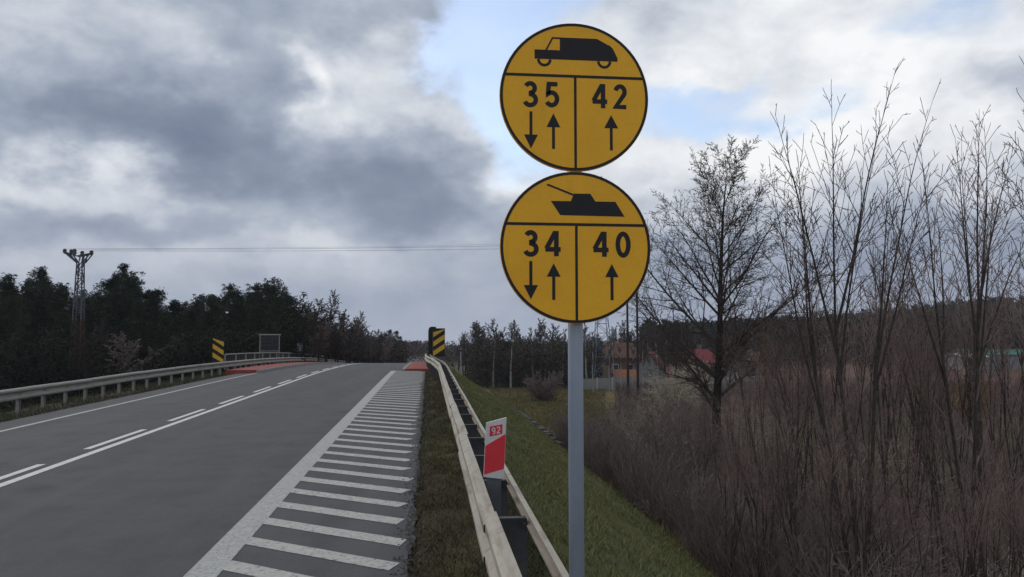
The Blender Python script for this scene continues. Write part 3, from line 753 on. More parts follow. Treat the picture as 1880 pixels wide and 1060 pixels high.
def seg_mesh(name, segs, mat):
    A = np.array([s[:8] for s in segs], float); p0, p1, r0, r1 = A[:, :3], A[:, 3:6], A[:, 6:7], A[:, 7:8]
    d = p1 - p0; l = np.linalg.norm(d, axis=1, keepdims=True); l[l == 0] = 1; d = d / l
    ref = np.where(np.abs(d[:, 2:3]) < .9, np.array([[0, 0, 1.]]), np.array([[1., 0, 0]])); a = np.cross(d, ref); a /= np.linalg.norm(a, axis=1, keepdims=True); b = np.cross(d, a)
    V = []
    for P, r in ((p0, r0), (p1 + d * r1 * .3, r1)):
        for k in range(3):
            t = 2 * math.pi * k / 3; V.append(P + (a * math.cos(t) + b * math.sin(t)) * r)
    V = np.stack(V, 1).reshape(-1, 3); o = (np.arange(len(A)) * 6)[:, None, None]
    fc = np.array([[0, 1, 4, 3], [1, 2, 5, 4], [2, 0, 3, 5]])[None] + o
    return arr_mesh(name, V, fc.reshape(-1, 4), 4, mat)
def tree_parts(S, seed, stems, H, r, spread=0.0, thick=1):
    rd = random.Random(seed); segs = []
    for k in range(stems):
        a = 6.28 * k / max(1, stems) + rd.uniform(-.5, .5); sp_ = spread * rd.uniform(.35, 1.1) if stems > 1 else rd.uniform(0, .03)
        d = nrm((math.cos(a) * sp_, math.sin(a) * sp_, 1)); h = H * (rd.uniform(.62, 1.0) if k else 1.0)
        grow(S, rd, segs, (math.cos(a) * .12 * (stems > 1), math.sin(a) * .12 * (stems > 1), -.3), d, h, r * (h / H), 0)
    return [s for s in segs if s[8] < thick], [s for s in segs if s[8] >= thick]
BIG = dict(n=[18, 10, 6, 4, 3], wob=[.022, .045, .065, .08, .09], up=[.02, .012, .02, .01, 0], start=[.26, .18, .15, .2], kids=[2.9, 1.8, 1.5, .8], ang=[62, 40, 38, 36], angtop=34,
           rat=[.66, .44, .42, .5], rr=[.50, .6, .65, .75], tap=.97, rmin=.0068, max=4, shape=lambda f: max(.12, min(1.0, .75 + 2.2 * (f - .27)) * (1.18 - 1.02 * f)))
SAP = dict(n=[14, 9, 6, 4], wob=[.016, .030, .05, .06], up=[.0, .022, .02, .01], start=[.24, .15, .2], kids=[1.45, 1.1, .8], ang=[36, 34, 34], angtop=24,
           rat=[.46, .42, .45], rr=[.55, .68, .8], tap=.93, rmin=.0052, max=3, kref=[1, 2.2, 1.3], shape=lambda f: max(.14, 1.14 - 1.05 * f))
BUSH = dict(n=[7, 5, 4], wob=[.07, .08, .10], up=[.0, .01, .0], start=[.12, .1], kids=[1.9, 1.3], ang=[46, 44],
            rat=[.45, .45], rr=[.62, .75], tap=.7, rmin=.0055, max=2, shape=lambda f: 1.15 - .6 * f)
MID = dict(n=[12, 6, 4, 3], wob=[.04, .09, .12, .14], up=[.02, .05, .03, .0], start=[.28, .15, .2], kids=[2.6, 1.9, 1.5], ang=[46, 40, 40], angtop=30,
           rat=[.42, .42, .46], rr=[.5, .65, .75], tap=.85, rmin=.022, max=3, shape=lambda f: max(.25, 1.1 - .8 * f))
def tree_thing(name, label, cat, parts, loc, mats, group=None, rz=0.0, nm=('trunk', 'crown')):
    root = thing(name, label, cat, loc, group, rz)
    link(nm[0], seg_mesh(nm[0], parts[0], mats[0]), root); link(nm[1], seg_mesh(nm[1], parts[1], mats[1]), root)
    return root
def base_at(px, Y): x = at_y(px, 640, Y).x; return Vector((x, Y, gz(x, Y) - .05))

bl = base_at(1312, 34)
tree_thing('bare_tree', 'tall dark leafless tree with one straight trunk right of the yellow signs', 'tree', tree_parts(BIG, 11, 1, at_y(1300, 312, 34).z - bl.z + .5, .29), bl, (BARK, TWIGD))

# tall multi-stemmed saplings in the right foreground
def fan_parts(S, seed, base, forks, r):
    rd = random.Random(seed); segs = []; T = dict(S); T.update(kids=[.55, .8, .7], start=[.2, .15, .2], rat=[.38, .42, .45])
    for k, (fx, fy, dy, tips) in enumerate(forks):
        fp = at_y(fx, fy, base.y + dy); a = rd.uniform(0, 6.28); p0 = Vector((math.cos(a) * .25, math.sin(a) * .25, -.2))
        v = (fp - base) - p0; L = v.length; n0 = len(segs); T['tap'] = .42; T['wob'] = [.008, .03, .05, .06]
        grow(T, rd, segs, tuple(p0), tuple(v / L), L, r, 0)
        end = [q for q in segs[n0:] if q[8] == 0][-1]; fp = Vector(end[3:6])
        for px, py, dt in tips:
            tp = at_y(px, py, base.y + dy + dt) - base; w = tp - fp; L2 = w.length
            st_ = tuple(fp - (v / L) * rd.uniform(0, 1.1)); w = tp - Vector(st_); L2 = w.length
            U = dict(S); U['shape'] = lambda f: max(.16, 1.12 - 1.0 * f)
            grow(U, rd, segs, st_, tuple(w / L2), L2 * .95, r * .56, 0)
    return [s for s in segs if s[8] < 1], [s for s in segs if s[8] >= 1]
sap_specs = [(1552, 13.0, 31, [(1545, 600, 0, [(1412, 185, -.6), (1502, 150, .2), (1642, 88, .3), (1572, 235, .7)]), (1500, 690, .5, [(1383, 292, .4), (1440, 330, -.5), (1468, 262, .2)]), (1600, 670, -.4, [(1676, 140, -.3), (1705, 300, .5), (1640, 310, -.6)])], 'tallest leafless multi-stemmed sapling, reaching highest in the right half of the sky'),
             (1768, 14.0, 35, [(1757, 560, 0, [(1800, 178, 0), (1862, 250, .5), (1738, 235, -.5), (1826, 205, .4)]), (1795, 670, .4, [(1838, 330, -.4), (1880, 380, .3), (1772, 225, .5)]), (1725, 660, -.4, [(1692, 240, -.3), (1735, 380, .3), (1655, 370, 0)])], 'upright leafless sapling clump with close stems toward the right edge'),
             (1955, 11.5, 33, [(1925, 520, 0, [(1858, 165, -.3), (1895, 110, .3), (1935, 60, 0)]), (1960, 640, .4, [(1850, 430, -.4), (2010, 90, .3), (1880, 330, .5)])], 'leafless sapling leaning in from the right edge of the view')]
protos = []
for px, Y, sd_, tips_, lab in sap_specs:
    bb = base_at(px, Y)
    protos.append(tree_thing('bare_sapling', lab, 'sapling', fan_parts(SAP, sd_, bb, tips_, .056), bb, (SBARK, TWIGS), 'leafless saplings in the right foreground'))
more = [(1650, 18, .70, 1, 'leafless sapling standing between the tallest clump and the upright clump'), (1450, 20, .64, 0, 'leafless sapling just right of the big bare tree'),
        (1860, 18, .74, 2, 'leafless sapling behind the upright clump near the right edge'), (1590, 22, .80, 2, 'farther leafless sapling behind the tallest clump'),
        (1720, 24, .76, 0, 'farther leafless sapling behind the upright clump'), (1490, 26, .74, 1, 'farther leafless sapling between the big bare tree and the tallest clump'),
        (1810, 28, .82, 1, 'farthest leafless sapling at the right, thin against the dark hill'), (1385, 27, .62, 2, 'short leafless sapling in front of the golden willow'), (1240, 30, .42, 0, 'short leafless sapling left of the big bare tree trunk')]
mid_ = [(1420, 22, .66, 0), (1475, 24, .72, 1), (1530, 20, .72, 2), (1615, 24, .82, 1), (1665, 22, .74, 0), (1700, 26, .86, 2), (1745, 22, .74, 1), (1790, 24, .80, 0), (1835, 23, .80, 2), (1875, 26, .86, 1), (1580, 29, .9, 0), (1505, 30, .84, 2), (1650, 32, .95, 2), (1860, 20, .70, 0), (1915, 24, .8, 1)]
for i, (px, Y, sc, k) in enumerate(mid_):
    o_ = copy_thing(protos[k], base_at(px, Y), .9 + i * 1.9, sc * random.uniform(.9, 1.05), 'leafless sapling in the screen of fine twigs behind the tallest clumps on the right', 'background saplings of the right thicket')
    o_.rotation_euler = (random.uniform(-.12, .12), random.uniform(-.12, .12), o_.rotation_euler.z)
low = [(1500, 12, .42, 2), (1620, 13, .40, 0), (1700, 15, .44, 2), (1830, 12, .42, 0), (1400, 16, .40, 0), (1880, 17, .5, 1), (1340, 20, .42, 2), (1450, 22, .5, 1),
       (1540, 24, .55, 0), (1750, 26, .55, 1), (1280, 24, .36, 1), (1360, 25, .45, 0), (1660, 30, .62, 1), (1865, 30, .62, 2), (1210, 28, .32, 2), (1300, 30, .4, 1), (1560, 12, .38, 1), (1660, 12, .36, 2), (1760, 12, .40, 0), (1480, 14, .40, 1), (1610, 16, .46, 2), (1720, 17, .5, 0), (1800, 15, .44, 1), (1420, 18, .42, 2), (1550, 18, .46, 0), (1380, 14, .34, 1), (1330, 16, .34, 0), (1870, 13, .4, 1)]
for i, (px, Y, sc, k) in enumerate(low):
    cp_ = copy_thing(protos[k], base_at(px, Y), .7 + i * 2.3, sc * random.uniform(.92, 1.08), 'low leafless sapling among the bushes of the right thicket', 'low saplings of the right thicket')
    cp_.rotation_euler = (random.uniform(-.14, .14), random.uniform(-.14, .14), cp_.rotation_euler.z)
for i, (px, Y, sc, k, lab) in enumerate(more):
    cp_ = copy_thing(protos[k], base_at(px, Y), 1.1 + i * 1.3, sc, lab)
    cp_.rotation_euler = (random.uniform(-.12, .12), random.uniform(-.12, .12), cp_.rotation_euler.z)

# low thicket on the flat ground
bush_mats = [TWIGR, TWIGG, TWIG, TWIGR, TWIGG]
bvars = []
for k in range(5):
    a, b_ = tree_parts(BUSH, 40 + k, 9, 3.0, .022, .45, 3)
    bvars.append(seg_mesh('bare_bush', a, bush_mats[k]))
cnt = 0; tries = 0; placed = []
def bush_ok(x, y):
    d = Vector((x, y, -2.5)) - EYE; u = d.dot(fw)
    px = 940 + F * d.dot(rt) / u
    return 1085 + max(0, y - 20) * .6 < px < 2000
while cnt < 285 and tries < 9000:
    tries += 1
    y = 8 + 56 * random.random() ** 1.15; x = random.uniform(6.4, 46)
    if x < 6.5 + .4 * math.sin(y * .7) or not bush_ok(x, y): continue
    if x < 24 and y > 50 - (x - 6) * -.2: continue
    md = (1.3 + y * .016) if x < 11 + .1 * y else 4.4 + y * .03
    if any((x - a) ** 2 + (y - b_) ** 2 < md * md for a, b_ in placed): continue
    placed.append((x, y)); me = random.choices(bvars, (3, 2, 2, 3, 1))[0]
    s = random.uniform(.75, 1.2) * (1.12 if y > 25 else .95)
    if x < 8.0: s *= .72
    o = link('bare_bush', me, None, (x, y, gz(x, y) - .05), rz=random.uniform(0, 6.28)); o.scale = (s * 1.1, s * 1.1, s)
    tag(o, 'leafless twiggy bush in the brown thicket at the foot of the grass slope', 'bush', 'bushes of the thicket below the slope'); cnt += 1

# brush beyond, too dense to count
def brush(name, n, fx, mat, hmin, hmax, r, label, cat):
    rd = random.Random(5); segs = []
    for _ in range(n):
        x, y = fx(rd); z = gz(x, y); h = rd.uniform(hmin, hmax)
        d = nrm((rd.gauss(0, .25), rd.gauss(0, .25), 1)); p_ = (x, y, z - .1); 
        for k in range(2):
            q_ = (p_[0] + d[0] * h / 2, p_[1] + d[1] * h / 2, p_[2] + d[2] * h / 2); segs.append((*p_, *q_, r, r * .7, 0))
            for j in range(2):
                e = perp(d, R(32), rd.uniform(0, 6.28)); L = h * rd.uniform(.25, .5); s0_ = tuple(p_[i] + (q_[i] - p_[i]) * rd.random() for i in range(3))
                segs.append((*s0_, s0_[0] + e[0] * L, s0_[1] + e[1] * L, s0_[2] + e[2] * L, r * .7, r * .4, 0))
            p_ = q_; d = nrm((d[0] + rd.gauss(0, .15), d[1] + rd.gauss(0, .15), d[2]))
    return tag(link(name, seg_mesh(name, segs, mat)), label, cat, kind='stuff')
def wedge(y0, y1, p0, p1, xmin=-1e9):
    def f(rd):
        while True:
            y = y0 + (y1 - y0) * rd.random(); x = at_y(p0 + (p1 - p0) * rd.random(), 640, y).x
            if x > xmin: return x, y
    return f
brush('brushwood', 4200, wedge(58, 96, 1130, 1960, 12), TWIGR, .6, 1.8, .026, 'reddish brown brushwood covering the flat ground beyond the thicket', 'brushwood')
brush('dry_stems', 2500, wedge(8, 55, 1075, 1960, 6.6), TWIGG, .4, 1.3, .009, 'dry upright stems filling the thicket floor', 'brushwood')
brush('dark_stems', 5000, lambda rd: ((lambda y: (6.3 + .25 * math.sin(y) + 3.4 * rd.random(), y))(rd.uniform(8, 40))), TWIG, .8, 2.0, .011, 'dark thin stems packed along the foot of the grass slope', 'brushwood')

# golden willow and round dark bushes
WIL = dict(MID); WIL.update(up=[.02, .03, -.06, -.08], kids=[3.2, 2.2, 1.8])
tree_thing('willow', 'golden brown weeping willow between the big bare tree and the saplings', 'tree', tree_parts(WIL, 71, 1, 7.2, .2), base_at(1402, 84), (BARK, TWIGY))
DEN = dict(BUSH); DEN.update(rmin=.02, kids=[3.0, 2.2])
def rbush(px, Y, H, seed, mat, lab):
    a, b_ = tree_parts(DEN, seed, 14, H, .05, .75, 1); tree_thing('round_bush', lab, 'bush', (a, b_), base_at(px, Y), (BARK, mat), nm=('stems', 'twigs'))
rbush(997, 83, 3.6, 81, TWIG, 'dark rounded bush standing in the straw coloured meadow left of the sign post')
rbush(1235, 62, 5.2, 82, TWIGG, 'grey green rounded bush left of the big bare tree trunk')
rbush(1745, 52, 4.2, 83, TWIGY, 'ochre bush in the open ground toward the right edge')

# ------------------------------------------------------------------ pines
def pine_parts(seed, H, lower=.25, wid=2.4):
    rd = random.Random(seed); seg = []; tri = []
    seg.append((0, 0, -.5, 0, 0, H * .55, H * .013 + .04, H * .010, 0)); seg.append((0, 0, H * .55, .1, .05, H * .97, H * .010, .02, 0))
    z = H * lower; ph = rd.uniform(0, 6.28)
    while z < H * .985:
        f = (z / H - lower) / (1 - lower); n = rd.randint(3, 5); L0 = wid * max(.10, (1 - f) ** .60 * (.65 + .35 * min(1, f * 3)) * 1.15) * rd.uniform(.45, 1.35)
        a0 = rd.uniform(0, 6.28)
        for k in range(n):
            a = a0 + 6.28 * k / n + rd.uniform(-.5, .5); L = L0 * rd.uniform(.5, 1.2) * (1 + .3 * math.sin(a + ph)); rise = .12 + .6 * f + rd.uniform(-.15, .25)
            d = nrm((math.cos(a), math.sin(a), rise)); e = (d[0] * L, d[1] * L, z + d[2] * L); seg.append((0, 0, z, *e, .05 * (1.2 - f), .015, 1))
            for j in range(max(3, int(L * 3.6))):
                t = 1 - .8 * (rd.random() ** 1.3); cc = (e[0] * t + rd.gauss(0, .28 - .2 * f), e[1] * t + rd.gauss(0, .28 - .2 * f), z + d[2] * L * t + rd.gauss(0, .16) + .08); sz = rd.uniform(.2, .42) * (1.1 - .6 * f)
                for q_ in range(20):
                    v = nrm((rd.gauss(0, 1), rd.gauss(0, 1), rd.gauss(.5, .7))); l = rd.uniform(.14, .30) * (1.1 - .35 * f); s_ = perp(v, R(90), rd.uniform(0, 6.28)); w = .042
                    c = (cc[0] + v[0] * sz * rd.random() * 1.3, cc[1] + v[1] * sz * rd.random() * 1.3, cc[2] + v[2] * sz * .7)
                    tri.append((c[0] - s_[0] * w, c[1] - s_[1] * w, c[2] - s_[2] * w)); tri.append((c[0] + s_[0] * w, c[1] + s_[1] * w, c[2] + s_[2] * w))
                    tri.append((c[0] + v[0] * l, c[1] + v[1] * l, c[2] + v[2] * l))
        z += rd.uniform(.30, .62) * (1 if f < .8 else .6)
    return seg, np.array(tri)
def pine_thing(seed, H, loc, label, group, lower=.25, wid=2.4):
    seg, tri = pine_parts(seed, H, lower, wid); root = thing('pine_tree', label, 'pine', loc, group)
    link('trunk', seg_mesh('trunk', seg, PBARK), root)
    link('crown', arr_mesh('crown', tri, np.arange(len(tri)).reshape(-1, 3), 3, NEEDLE), root)
    return root
PG = 'pines of the wood left of the road'
def pz(px, py, Y):   # height of a tree whose top shows at py
    b_ = base_at(px, Y); return b_, at_y(px, py, Y).z - b_.z
b_, H1 = pz(70, 492, 84); P1 = pine_thing(101, H1, b_, 'pointed dark pine rising left of the lattice mast', PG, .2, 3.2)
b_, H2 = pz(222, 490, 80); P2 = pine_thing(102, H2, b_, 'broad dark pine just right of the lattice mast', PG, .3, 4.0)
b_, H3 = pz(500, 515, 88); P3 = pine_thing(103, H3, b_, 'rightmost tall pine of the left wood above the bridge railing', PG, .2, 3.8)
b_, H4 = pz(10, 508, 78); P4 = pine_thing(104, H4, b_, 'dark pine at the left edge of the view', PG, .15, 3.4)
PP = [(P1, H1), (P2, H2), (P3, H3), (P4, H4)]
# jutting bough of the broad pine
rd = random.Random(3); tr = []
for _ in range(520):
    t = rd.random(); c = Vector((1.6 + 2.0 * t, 0, H2 * .80 - .35 + .55 * t)) + Vector((rd.gauss(0, .3), rd.gauss(0, .3), rd.gauss(0, .16)))
    v = nrm((rd.gauss(0, 1), rd.gauss(0, 1), rd.gauss(.5, .8))); s_ = perp(v, R(90), rd.uniform(0, 6.28)); l = .34
    tr += [tuple(c[i] - s_[i] * .055 for i in range(3)), tuple(c[i] + s_[i] * .055 for i in range(3)), tuple(c[i] + v[i] * l for i in range(3))]
link('bough', arr_mesh('bough', np.array(tr), np.arange(len(tr)).reshape(-1, 3), 3, NEEDLE), P2)['kind'] = 'stuff'
outline = [(0, 512), (30, 520), (60, 505), (95, 510), (120, 530), (150, 535), (175, 520), (200, 495), (240, 492), (265, 520), (300, 545), (325, 535), (350, 530), (375, 540), (400, 530), (420, 522), (440, 520), (465, 516), (490, 520), (515, 525), (535, 548), (-40, 510), (-80, 520)]
def top_at(px):
    o = sorted(outline)
    for (a, ya), (c, yc) in zip(o, o[1:]):
        if a <= px <= c: return ya + (yc - ya) * (px - a) / (c - a)
    return 540
nP = 0
for row, (Y, dpx, lowr) in enumerate(((72, 46, 30), (82, 38, 12), (93, 34, 6), (104, 32, 4))):
    px = -70 + row * 7
    while px < 540:
        pq = px + random.uniform(-7, 7)
        if not (abs(pq - 148) < 30 and Y < 74):
            b_, H = pz(pq, top_at(pq) + lowr + random.uniform(-3, 26), Y + random.uniform(-4, 4))
            pr, h0 = random.choice(PP[:1] + PP[2:])
            copy_thing(pr, b_, random.uniform(0, 6.28), (H / h0 * random.uniform(1.0, 1.45),) * 2 + (H / h0,), 'dark green pine in the dense wood behind the left guard rail', PG); nP += 1
        px += dpx
# leafy understorey of the wood
def leafmass(name, n, fx, mat, size, label, cat):
    rd = random.Random(9); tri = []
    for _ in range(n):
        c = fx(rd)
        for _k in range(4):
            v = nrm((rd.gauss(0, 1), rd.gauss(0, 1), rd.gauss(.2, .9))); s_ = perp(v, R(90), rd.uniform(0, 6.28)); l = size * rd.uniform(.6, 1.3); w = l * .22
            b0 = tuple(c[i] + rd.gauss(0, size * .5) for i in range(3))
            tri += [tuple(b0[i] - s_[i] * w for i in range(3)), tuple(b0[i] + s_[i] * w for i in range(3)), tuple(b0[i] + v[i] * l for i in range(3))]
    return tag(link(name, arr_mesh(name, np.array(tri), np.arange(len(tri)).reshape(-1, 3), 3, mat)), label, cat, kind='stuff')
def under(rd):
    Y = rd.uniform(64, 98); pp_ = rd.uniform(-110, 560)
    if abs(pp_ - 150) < 22 and Y < 71: Y += 9
    x = at_y(pp_, 640, Y).x; h = rd.random() ** 1.2 * (5.5 + 1.5 * math.sin(x * .6)); return (x, Y, gz(x, Y) + h)
leafmass('undergrowth', 60000, under, NEEDLED, .30, 'dark tangled undergrowth filling the pine wood on the left', 'undergrowth')
def under2(rd):
    Y = rd.uniform(40, 60); x = -18 - rd.random() * 25 - (Y - 40) * .2; h = rd.random() ** 1.6 * 2.4; return (x, Y, gz(x, Y) + h)
leafmass('scrub', 12000, under2, NEEDLED, .20, 'dark scrub at the foot of the left embankment', 'scrub')

def under3(rd):
    px = rd.uniform(545, 745); t = (px - 545) / 200; Y = 74 + 80 * t + rd.uniform(-4, 25); x = at_y(px, 640, Y).x; top = at_y(px, 588 + 42 * t, Y).z; g = gz(x, Y)
    return (x, Y, g + rd.random() ** 1.1 * max(1, top - g) * rd.uniform(.6, 1))
leafmass('scrub', 9000, under3, TWIGD, .5, 'brown leafless scrub under the trees beyond the bridge on the left', 'scrub')
# leafless trees in front of and right of the pines
mids = []
for k, (px, py, Y, lab) in enumerate(((595, 540, 84, 'tallest leafless tree right of the left pines beyond the bridge'), (185, 590, 68, 'thin leafless tree beside the foot of the lattice mast'), (640, 572, 96, 'spreading leafless tree beyond the bridge, left of the gap of sky'))):
    b_, H = pz(px, py, Y); mids.append((tree_thing('bare_tree', lab, 'tree', tree_parts(MID, 60 + k, 2 if k else 1, H, .14, .2), b_, (BARK, (TWIGD, TWIGD, TWIG)[k]), 'leafless trees along the left of the road'), H))
lt = [(560, 556, 80), (575, 570, 92), (612, 556, 90), (628, 575, 100), (655, 585, 104), (668, 592, 112), (680, 600, 118), (692, 606, 124), (702, 610, 130), (712, 612, 138), (600, 580, 76), (570, 590, 74), (640, 600, 86), (660, 612, 94), (675, 618, 100),
      (545, 580, 72), (688, 622, 110), (700, 625, 120), (585, 600, 70), (618, 606, 78), (260, 610, 66), (60, 620, 66), (330, 615, 68), (440, 610, 70)]
for i, (px, py, Y) in enumerate(lt):
    b_, H = pz(px, py, Y); pr, h0 = mids[i % 3]; s = H / h0
    copy_thing(pr, b_, i * 1.7, (s * 1.7, s * 1.7, s), 'brownish leafless tree in the row beyond the left guard rail')
for px, py, Y in ((716, 606, 150), (728, 608, 158), (708, 612, 146), (735, 618, 165), (722, 620, 152), (699, 616, 140)):
    b_, H = pz(px, py, Y); pr, h0 = PP[0]; s = H / h0
    copy_thing(pr, b_, px, (s * 1.3, s * 1.3, s), 'far dark pine where the left treeline meets the road crest', 'far pines at the end of the left treeline')

# ------------------------------------------------------------------ right middle distance: conifers, birches
def copse(rd):
    Y = rd.uniform(103, 124); px = rd.uniform(858, 1105); x = at_y(px, 640, Y).x; g = gz(x, Y); top = at_y(px, 634 + 10 * math.sin(px * .09) + rd.gauss(0, 5), Y).z
    return (x, Y, g + rd.random() * max(.5, top - g))
leafmass('copse_scrub', 9000, copse, TWIGC, .40, 'brown tangled scrub of the copse between the guard rail and the sign post', 'scrub')
for i, (px, py, Y) in enumerate([(893, 636, 116), (933, 630, 112), (985, 632, 122), (1026, 634, 124), (1098, 622, 145)]):
    b_, H = pz(px, py, Y); pr, h0 = PP[(0, 3, 2)[i % 3]]; s = H / h0; sw_ = s * random.uniform(1.7, 2.6)
    copy_thing(pr, b_, i * 2.1, (sw_, sw_, s), 'small dark conifer in the copse between the guard rail and the sign post', 'conifers of the copse on the right')
BIR = dict(MID); BIR.update(kids=[2.6, 1.6, 1.2], rat=[.26, .42, .46], start=[.42, .15, .2], rmin=.018)
b_, H = pz(905, 600, 104); BP = tree_thing('birch_tree', 'pale trunked birch standing out before the brown copse, nearest the guard rail', 'birch', tree_parts(BIR, 91, 1, H, .17), b_, (BIRCH, TWIGD), 'birches before the copse on the right'); HB = H
birl = [(937, 596, 103, 'second pale birch from the guard rail before the brown copse'), (980, 598, 106, 'pale birch midway between the guard rail and the sign post'), (1000, 594, 108, 'pale birch close left of the sign post, right of the middle one'),
        (1032, 600, 107, 'pale birch touching the left edge of the sign post'), (1078, 585, 100, 'pale birch touching the right edge of the sign post')]
for i, (px, py, Y) in enumerate([(1118, 612, 98), (1128, 600, 96), (1140, 606, 94), (1160, 612, 97), (1178, 600, 92), (1192, 608, 95), (1208, 600, 90), (1222, 612, 94), (1252, 604, 90), (1088, 605, 96), (1068, 598, 99)]):
    b_, H = pz(px, py, Y); copy_thing(BP, b_, i * 1.4 + .5, (.7, .7, H / HB), 'slender pale birch in the thin belt before the red roofed houses', 'birches before the houses')
for i, (px, py, Y, lab) in enumerate(birl):
    b_, H = pz(px, py, Y); s = H / HB; copy_thing(BP, b_, i * 1.9, (1, 1, s), lab)
for i, (px, py, Y) in enumerate([(862, 598, 135), (878, 594, 132), (900, 590, 138), (920, 592, 134), (940, 590, 136), (965, 596, 140), (990, 590, 136), (1015, 596, 138), (1085, 600, 135), (1120, 604, 140), (1150, 590, 132), (1185, 596, 126), (1210, 600, 122), (1240, 590, 128), (1265, 596, 130), (1345, 588, 126), (1375, 594, 130), (1420, 585, 132), (1450, 580, 126), (1480, 588, 130), (1110, 620, 128), (1165, 615, 130), (1200, 625, 121), (852, 610, 150), (842, 618, 170), (1330, 600, 110), (1355, 610, 104), (1225, 615, 108), (1500, 600, 110), (1540, 595, 114), (1580, 600, 112), (1625, 596, 118), (1660, 604, 112), (1700, 600, 116)]):
    b_, H = pz(px, py, Y); pr, h0 = mids[i % 3]; s = H / h0
    copy_thing(pr, b_, i * 1.3, (s * 1.3, s * 1.3, s), 'leafless tree in the loose belt of trees around the far houses', 'leafless trees around the far houses')

# far woods
def farwood(name, n, fx, label, mat, seed=4):
    rd = random.Random(seed); tri = []
    for _ in range(n):
        x, y, h, w = fx(rd); z = gz(x, y)
        for k in range(26):
            t = rd.random() ** .7; a = rd.uniform(0, 6.28); rr_ = w * (1.05 - .85 * t) * rd.uniform(.3, 1); c = (x + math.cos(a) * rr_, y + math.sin(a) * rr_, z + h * t)
            v = nrm((math.cos(a), math.sin(a), rd.uniform(.2, 1.6))); s_ = perp(v, R(90), rd.uniform(0, 6.28)); l = h * .16; ww = h * .055
            tri += [tuple(c[i] - s_[i] * ww for i in range(3)), tuple(c[i] + s_[i] * ww for i in range(3)), tuple(c[i] + v[i] * l for i in range(3))]
    return tag(link(name, arr_mesh(name, np.array(tri), np.arange(len(tri)).reshape(-1, 3), 3, mat)), label, 'wood', kind='stuff')
def fw_right(rd):
    y = rd.uniform(215, 430); x = at_y(rd.uniform(1180, 2050), 640, y).x; return x, y, rd.uniform(8, 13), rd.uniform(1.6, 2.6)
farwood('far_wood', 2600, fw_right, 'dark wooded rise beyond the saplings at the far right', NEEDLED)
def fw_mid(rd):
    y = rd.uniform(165, 420); x = at_y(rd.uniform(690, 1200), 640, y).x; return x, y, (3.2 + .006 * (y - 165)) * rd.uniform(.8, 1.25), rd.uniform(1.8, 3.0)
farwood('far_wood', 1300, fw_mid, 'far grey treeline seen over the crest of the road', TWIGD, 6)

hz = MB(); hz.box((0, 390, 26), (1300, 1000, 68.2))
HZM = bpy.data.materials.new('haze'); HZM.use_nodes = True; t_ = HZM.node_tree; t_.nodes.clear()
pv = t_.nodes.new('ShaderNodeVolumePrincipled'); pv.inputs['Color'].default_value = (.86, .90, .97, 1); pv.inputs['Density'].default_value = .00022
om = t_.nodes.new('ShaderNodeOutputMaterial'); t_.links.new(pv.outputs[0], om.inputs['Volume'])
tag(hz.build('haze', HZM), kind='stuff')
# drain stones along the slope foot
ds = MB(); rd = random.Random(12)
for _ in range(420):
    y = rd.uniform(36, 66); x = 6.55 + .35 * math.sin(y * .12) + rd.uniform(-.28, .28); s = rd.uniform(.10, .24)
    ds.box((x, y, gz(x, y) + s * .15), (s * 1.4, s * 1.1, s), rd.uniform(0, 3))
tag(ds.build('drain_stones', STONE), 'line of grey stones along the foot of the grass slope', 'stones', kind='stuff')

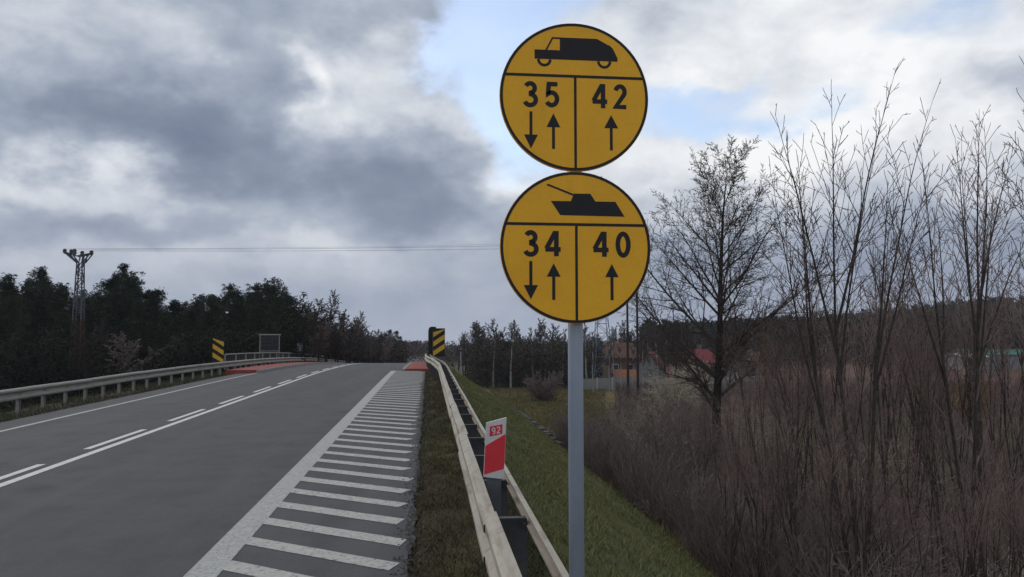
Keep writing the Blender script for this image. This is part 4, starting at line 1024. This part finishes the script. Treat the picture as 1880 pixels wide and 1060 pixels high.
# ------------------------------------------------------------------ grass
pb = MB(); rd = random.Random(22)
for _ in range(2600):
    y = 3 + 30 * rd.random() ** 1.8; x = -.14 + rd.gauss(0, .07) + (.25 * rd.random() if rd.random() < .35 else 0); s_ = rd.uniform(.006, .02)
    z = (rz_(x, y) if x < -.125 else gz(x, y)) + s_ * .3
    pb.add([(x - s_, y - s_, z), (x + s_, y - s_ * .6, z), (x + s_ * .3, y + s_, z), (x, y, z + s_ * rd.uniform(.5, 1.1))], [(0, 1, 3), (1, 2, 3), (2, 0, 3)])
tag(pb.build('pebbles', STONE), 'loose grit and pebbles along the ragged edge of the asphalt', 'pebbles', kind='stuff')
def blades(name, n, fx, hmin, hmax, w, cfn, label, lean=.5):
    V = np.zeros((n, 3, 3)); C = np.zeros((n, 3, 3)); rd = random.Random(17); i = 0
    while i < n:
        x, y = fx(rd); z = gz(x, y); h = rd.uniform(hmin, hmax) * (.6 + .8 * (.5 + .5 * math.sin(x * 2.3 + math.sin(y * 1.7) * 2) * math.sin(y * 2.9)))
        sc = 1 + y * .02; a = rd.uniform(0, 6.28); lx_, ly_ = rd.gauss(0, lean) * h, rd.gauss(0, lean) * h; ww = w * sc * rd.uniform(.6, 1.3)
        V[i] = ((x - math.cos(a) * ww, y - math.sin(a) * ww, z - .01), (x + math.cos(a) * ww, y + math.sin(a) * ww, z - .01), (x + lx_, y + ly_, z + h)); c = cfn(rd, x, y); C[i] = c; i += 1
    return tag(link(name, arr_mesh(name, V.reshape(-1, 3), np.arange(3 * n).reshape(-1, 3), 3, GRASS, C.reshape(-1, 3))), label, 'grass', kind='stuff')
def cverge(rd, x, y):
    g = sstep(.35, .62, .5 + .5 * math.sin(y * .8 + 3 * x) * math.sin(x * 5 + y * .37) + rd.gauss(0, .12))
    a, b_ = (.098, .074, .050), (.078, .076, .034); k = rd.uniform(.6, 1.25); return [k * (p_ * (1 - g) + q_ * g) for p_, q_ in zip(a, b_)]
def cslope(rd, x, y):
    k = rd.uniform(.65, 1.3); t = rd.random()
    if t < .24: return [k * .22, k * .19, k * .095]
    n_ = .5 + .5 * math.sin(x * 1.1 + y * .35) * math.sin(y * .6 - x * .4)
    return [k * (.128 + .042 * n_), k * (.154 + .016 * n_), k * .058]
blades('verge_grass', 60000, lambda rd: ((lambda t: (-.19 + 1.31 * rd.random() ** .9, 2.5 + 38 * t ** 1.9))(rd.random())), .02, .075, .0045, cverge, 'short brown and green grass on the verge beside the near guard rail', .8)
blades('slope_grass', 150000, lambda rd: ((lambda t: (1.0 + 6.0 * rd.random(), 3 + 62 * t ** 1.7))(rd.random())), .03, .085, .006, cslope, 'green grass covering the embankment slope behind the guard rail', .7)
blades('dry_grass', 90000, lambda rd: wedge(6, 60, 1000, 1960, 6.3)(rd), .12, .45, .009, lambda rd, x, y: [rd.uniform(.5, 1.25) * c for c in ((.24, .19, .12) if rd.random() < .6 else (.12, .125, .06))], 'dry tan grass between the thicket stems', .6)
blades('meadow_grass', 30000, lambda rd: wedge(48, 110, 900, 1110, 6.5)(rd), .1, .35, .010, lambda rd, x, y: [rd.uniform(.6, 1.2) * c for c in ((.20, .16, .07) if rd.random() < .65 else (.11, .115, .045))], 'straw coloured grass of the meadow below the slope', .6)
blades('roadside_grass', 20000, lambda rd: (rd.uniform(-12.4, -9.5), 12 + 40 * rd.random()), .03, .16, .008, lambda rd, x, y: [rd.uniform(.6, 1.2) * c for c in (.085, .08, .042)], 'low dull grass under the left guard rail', .6)
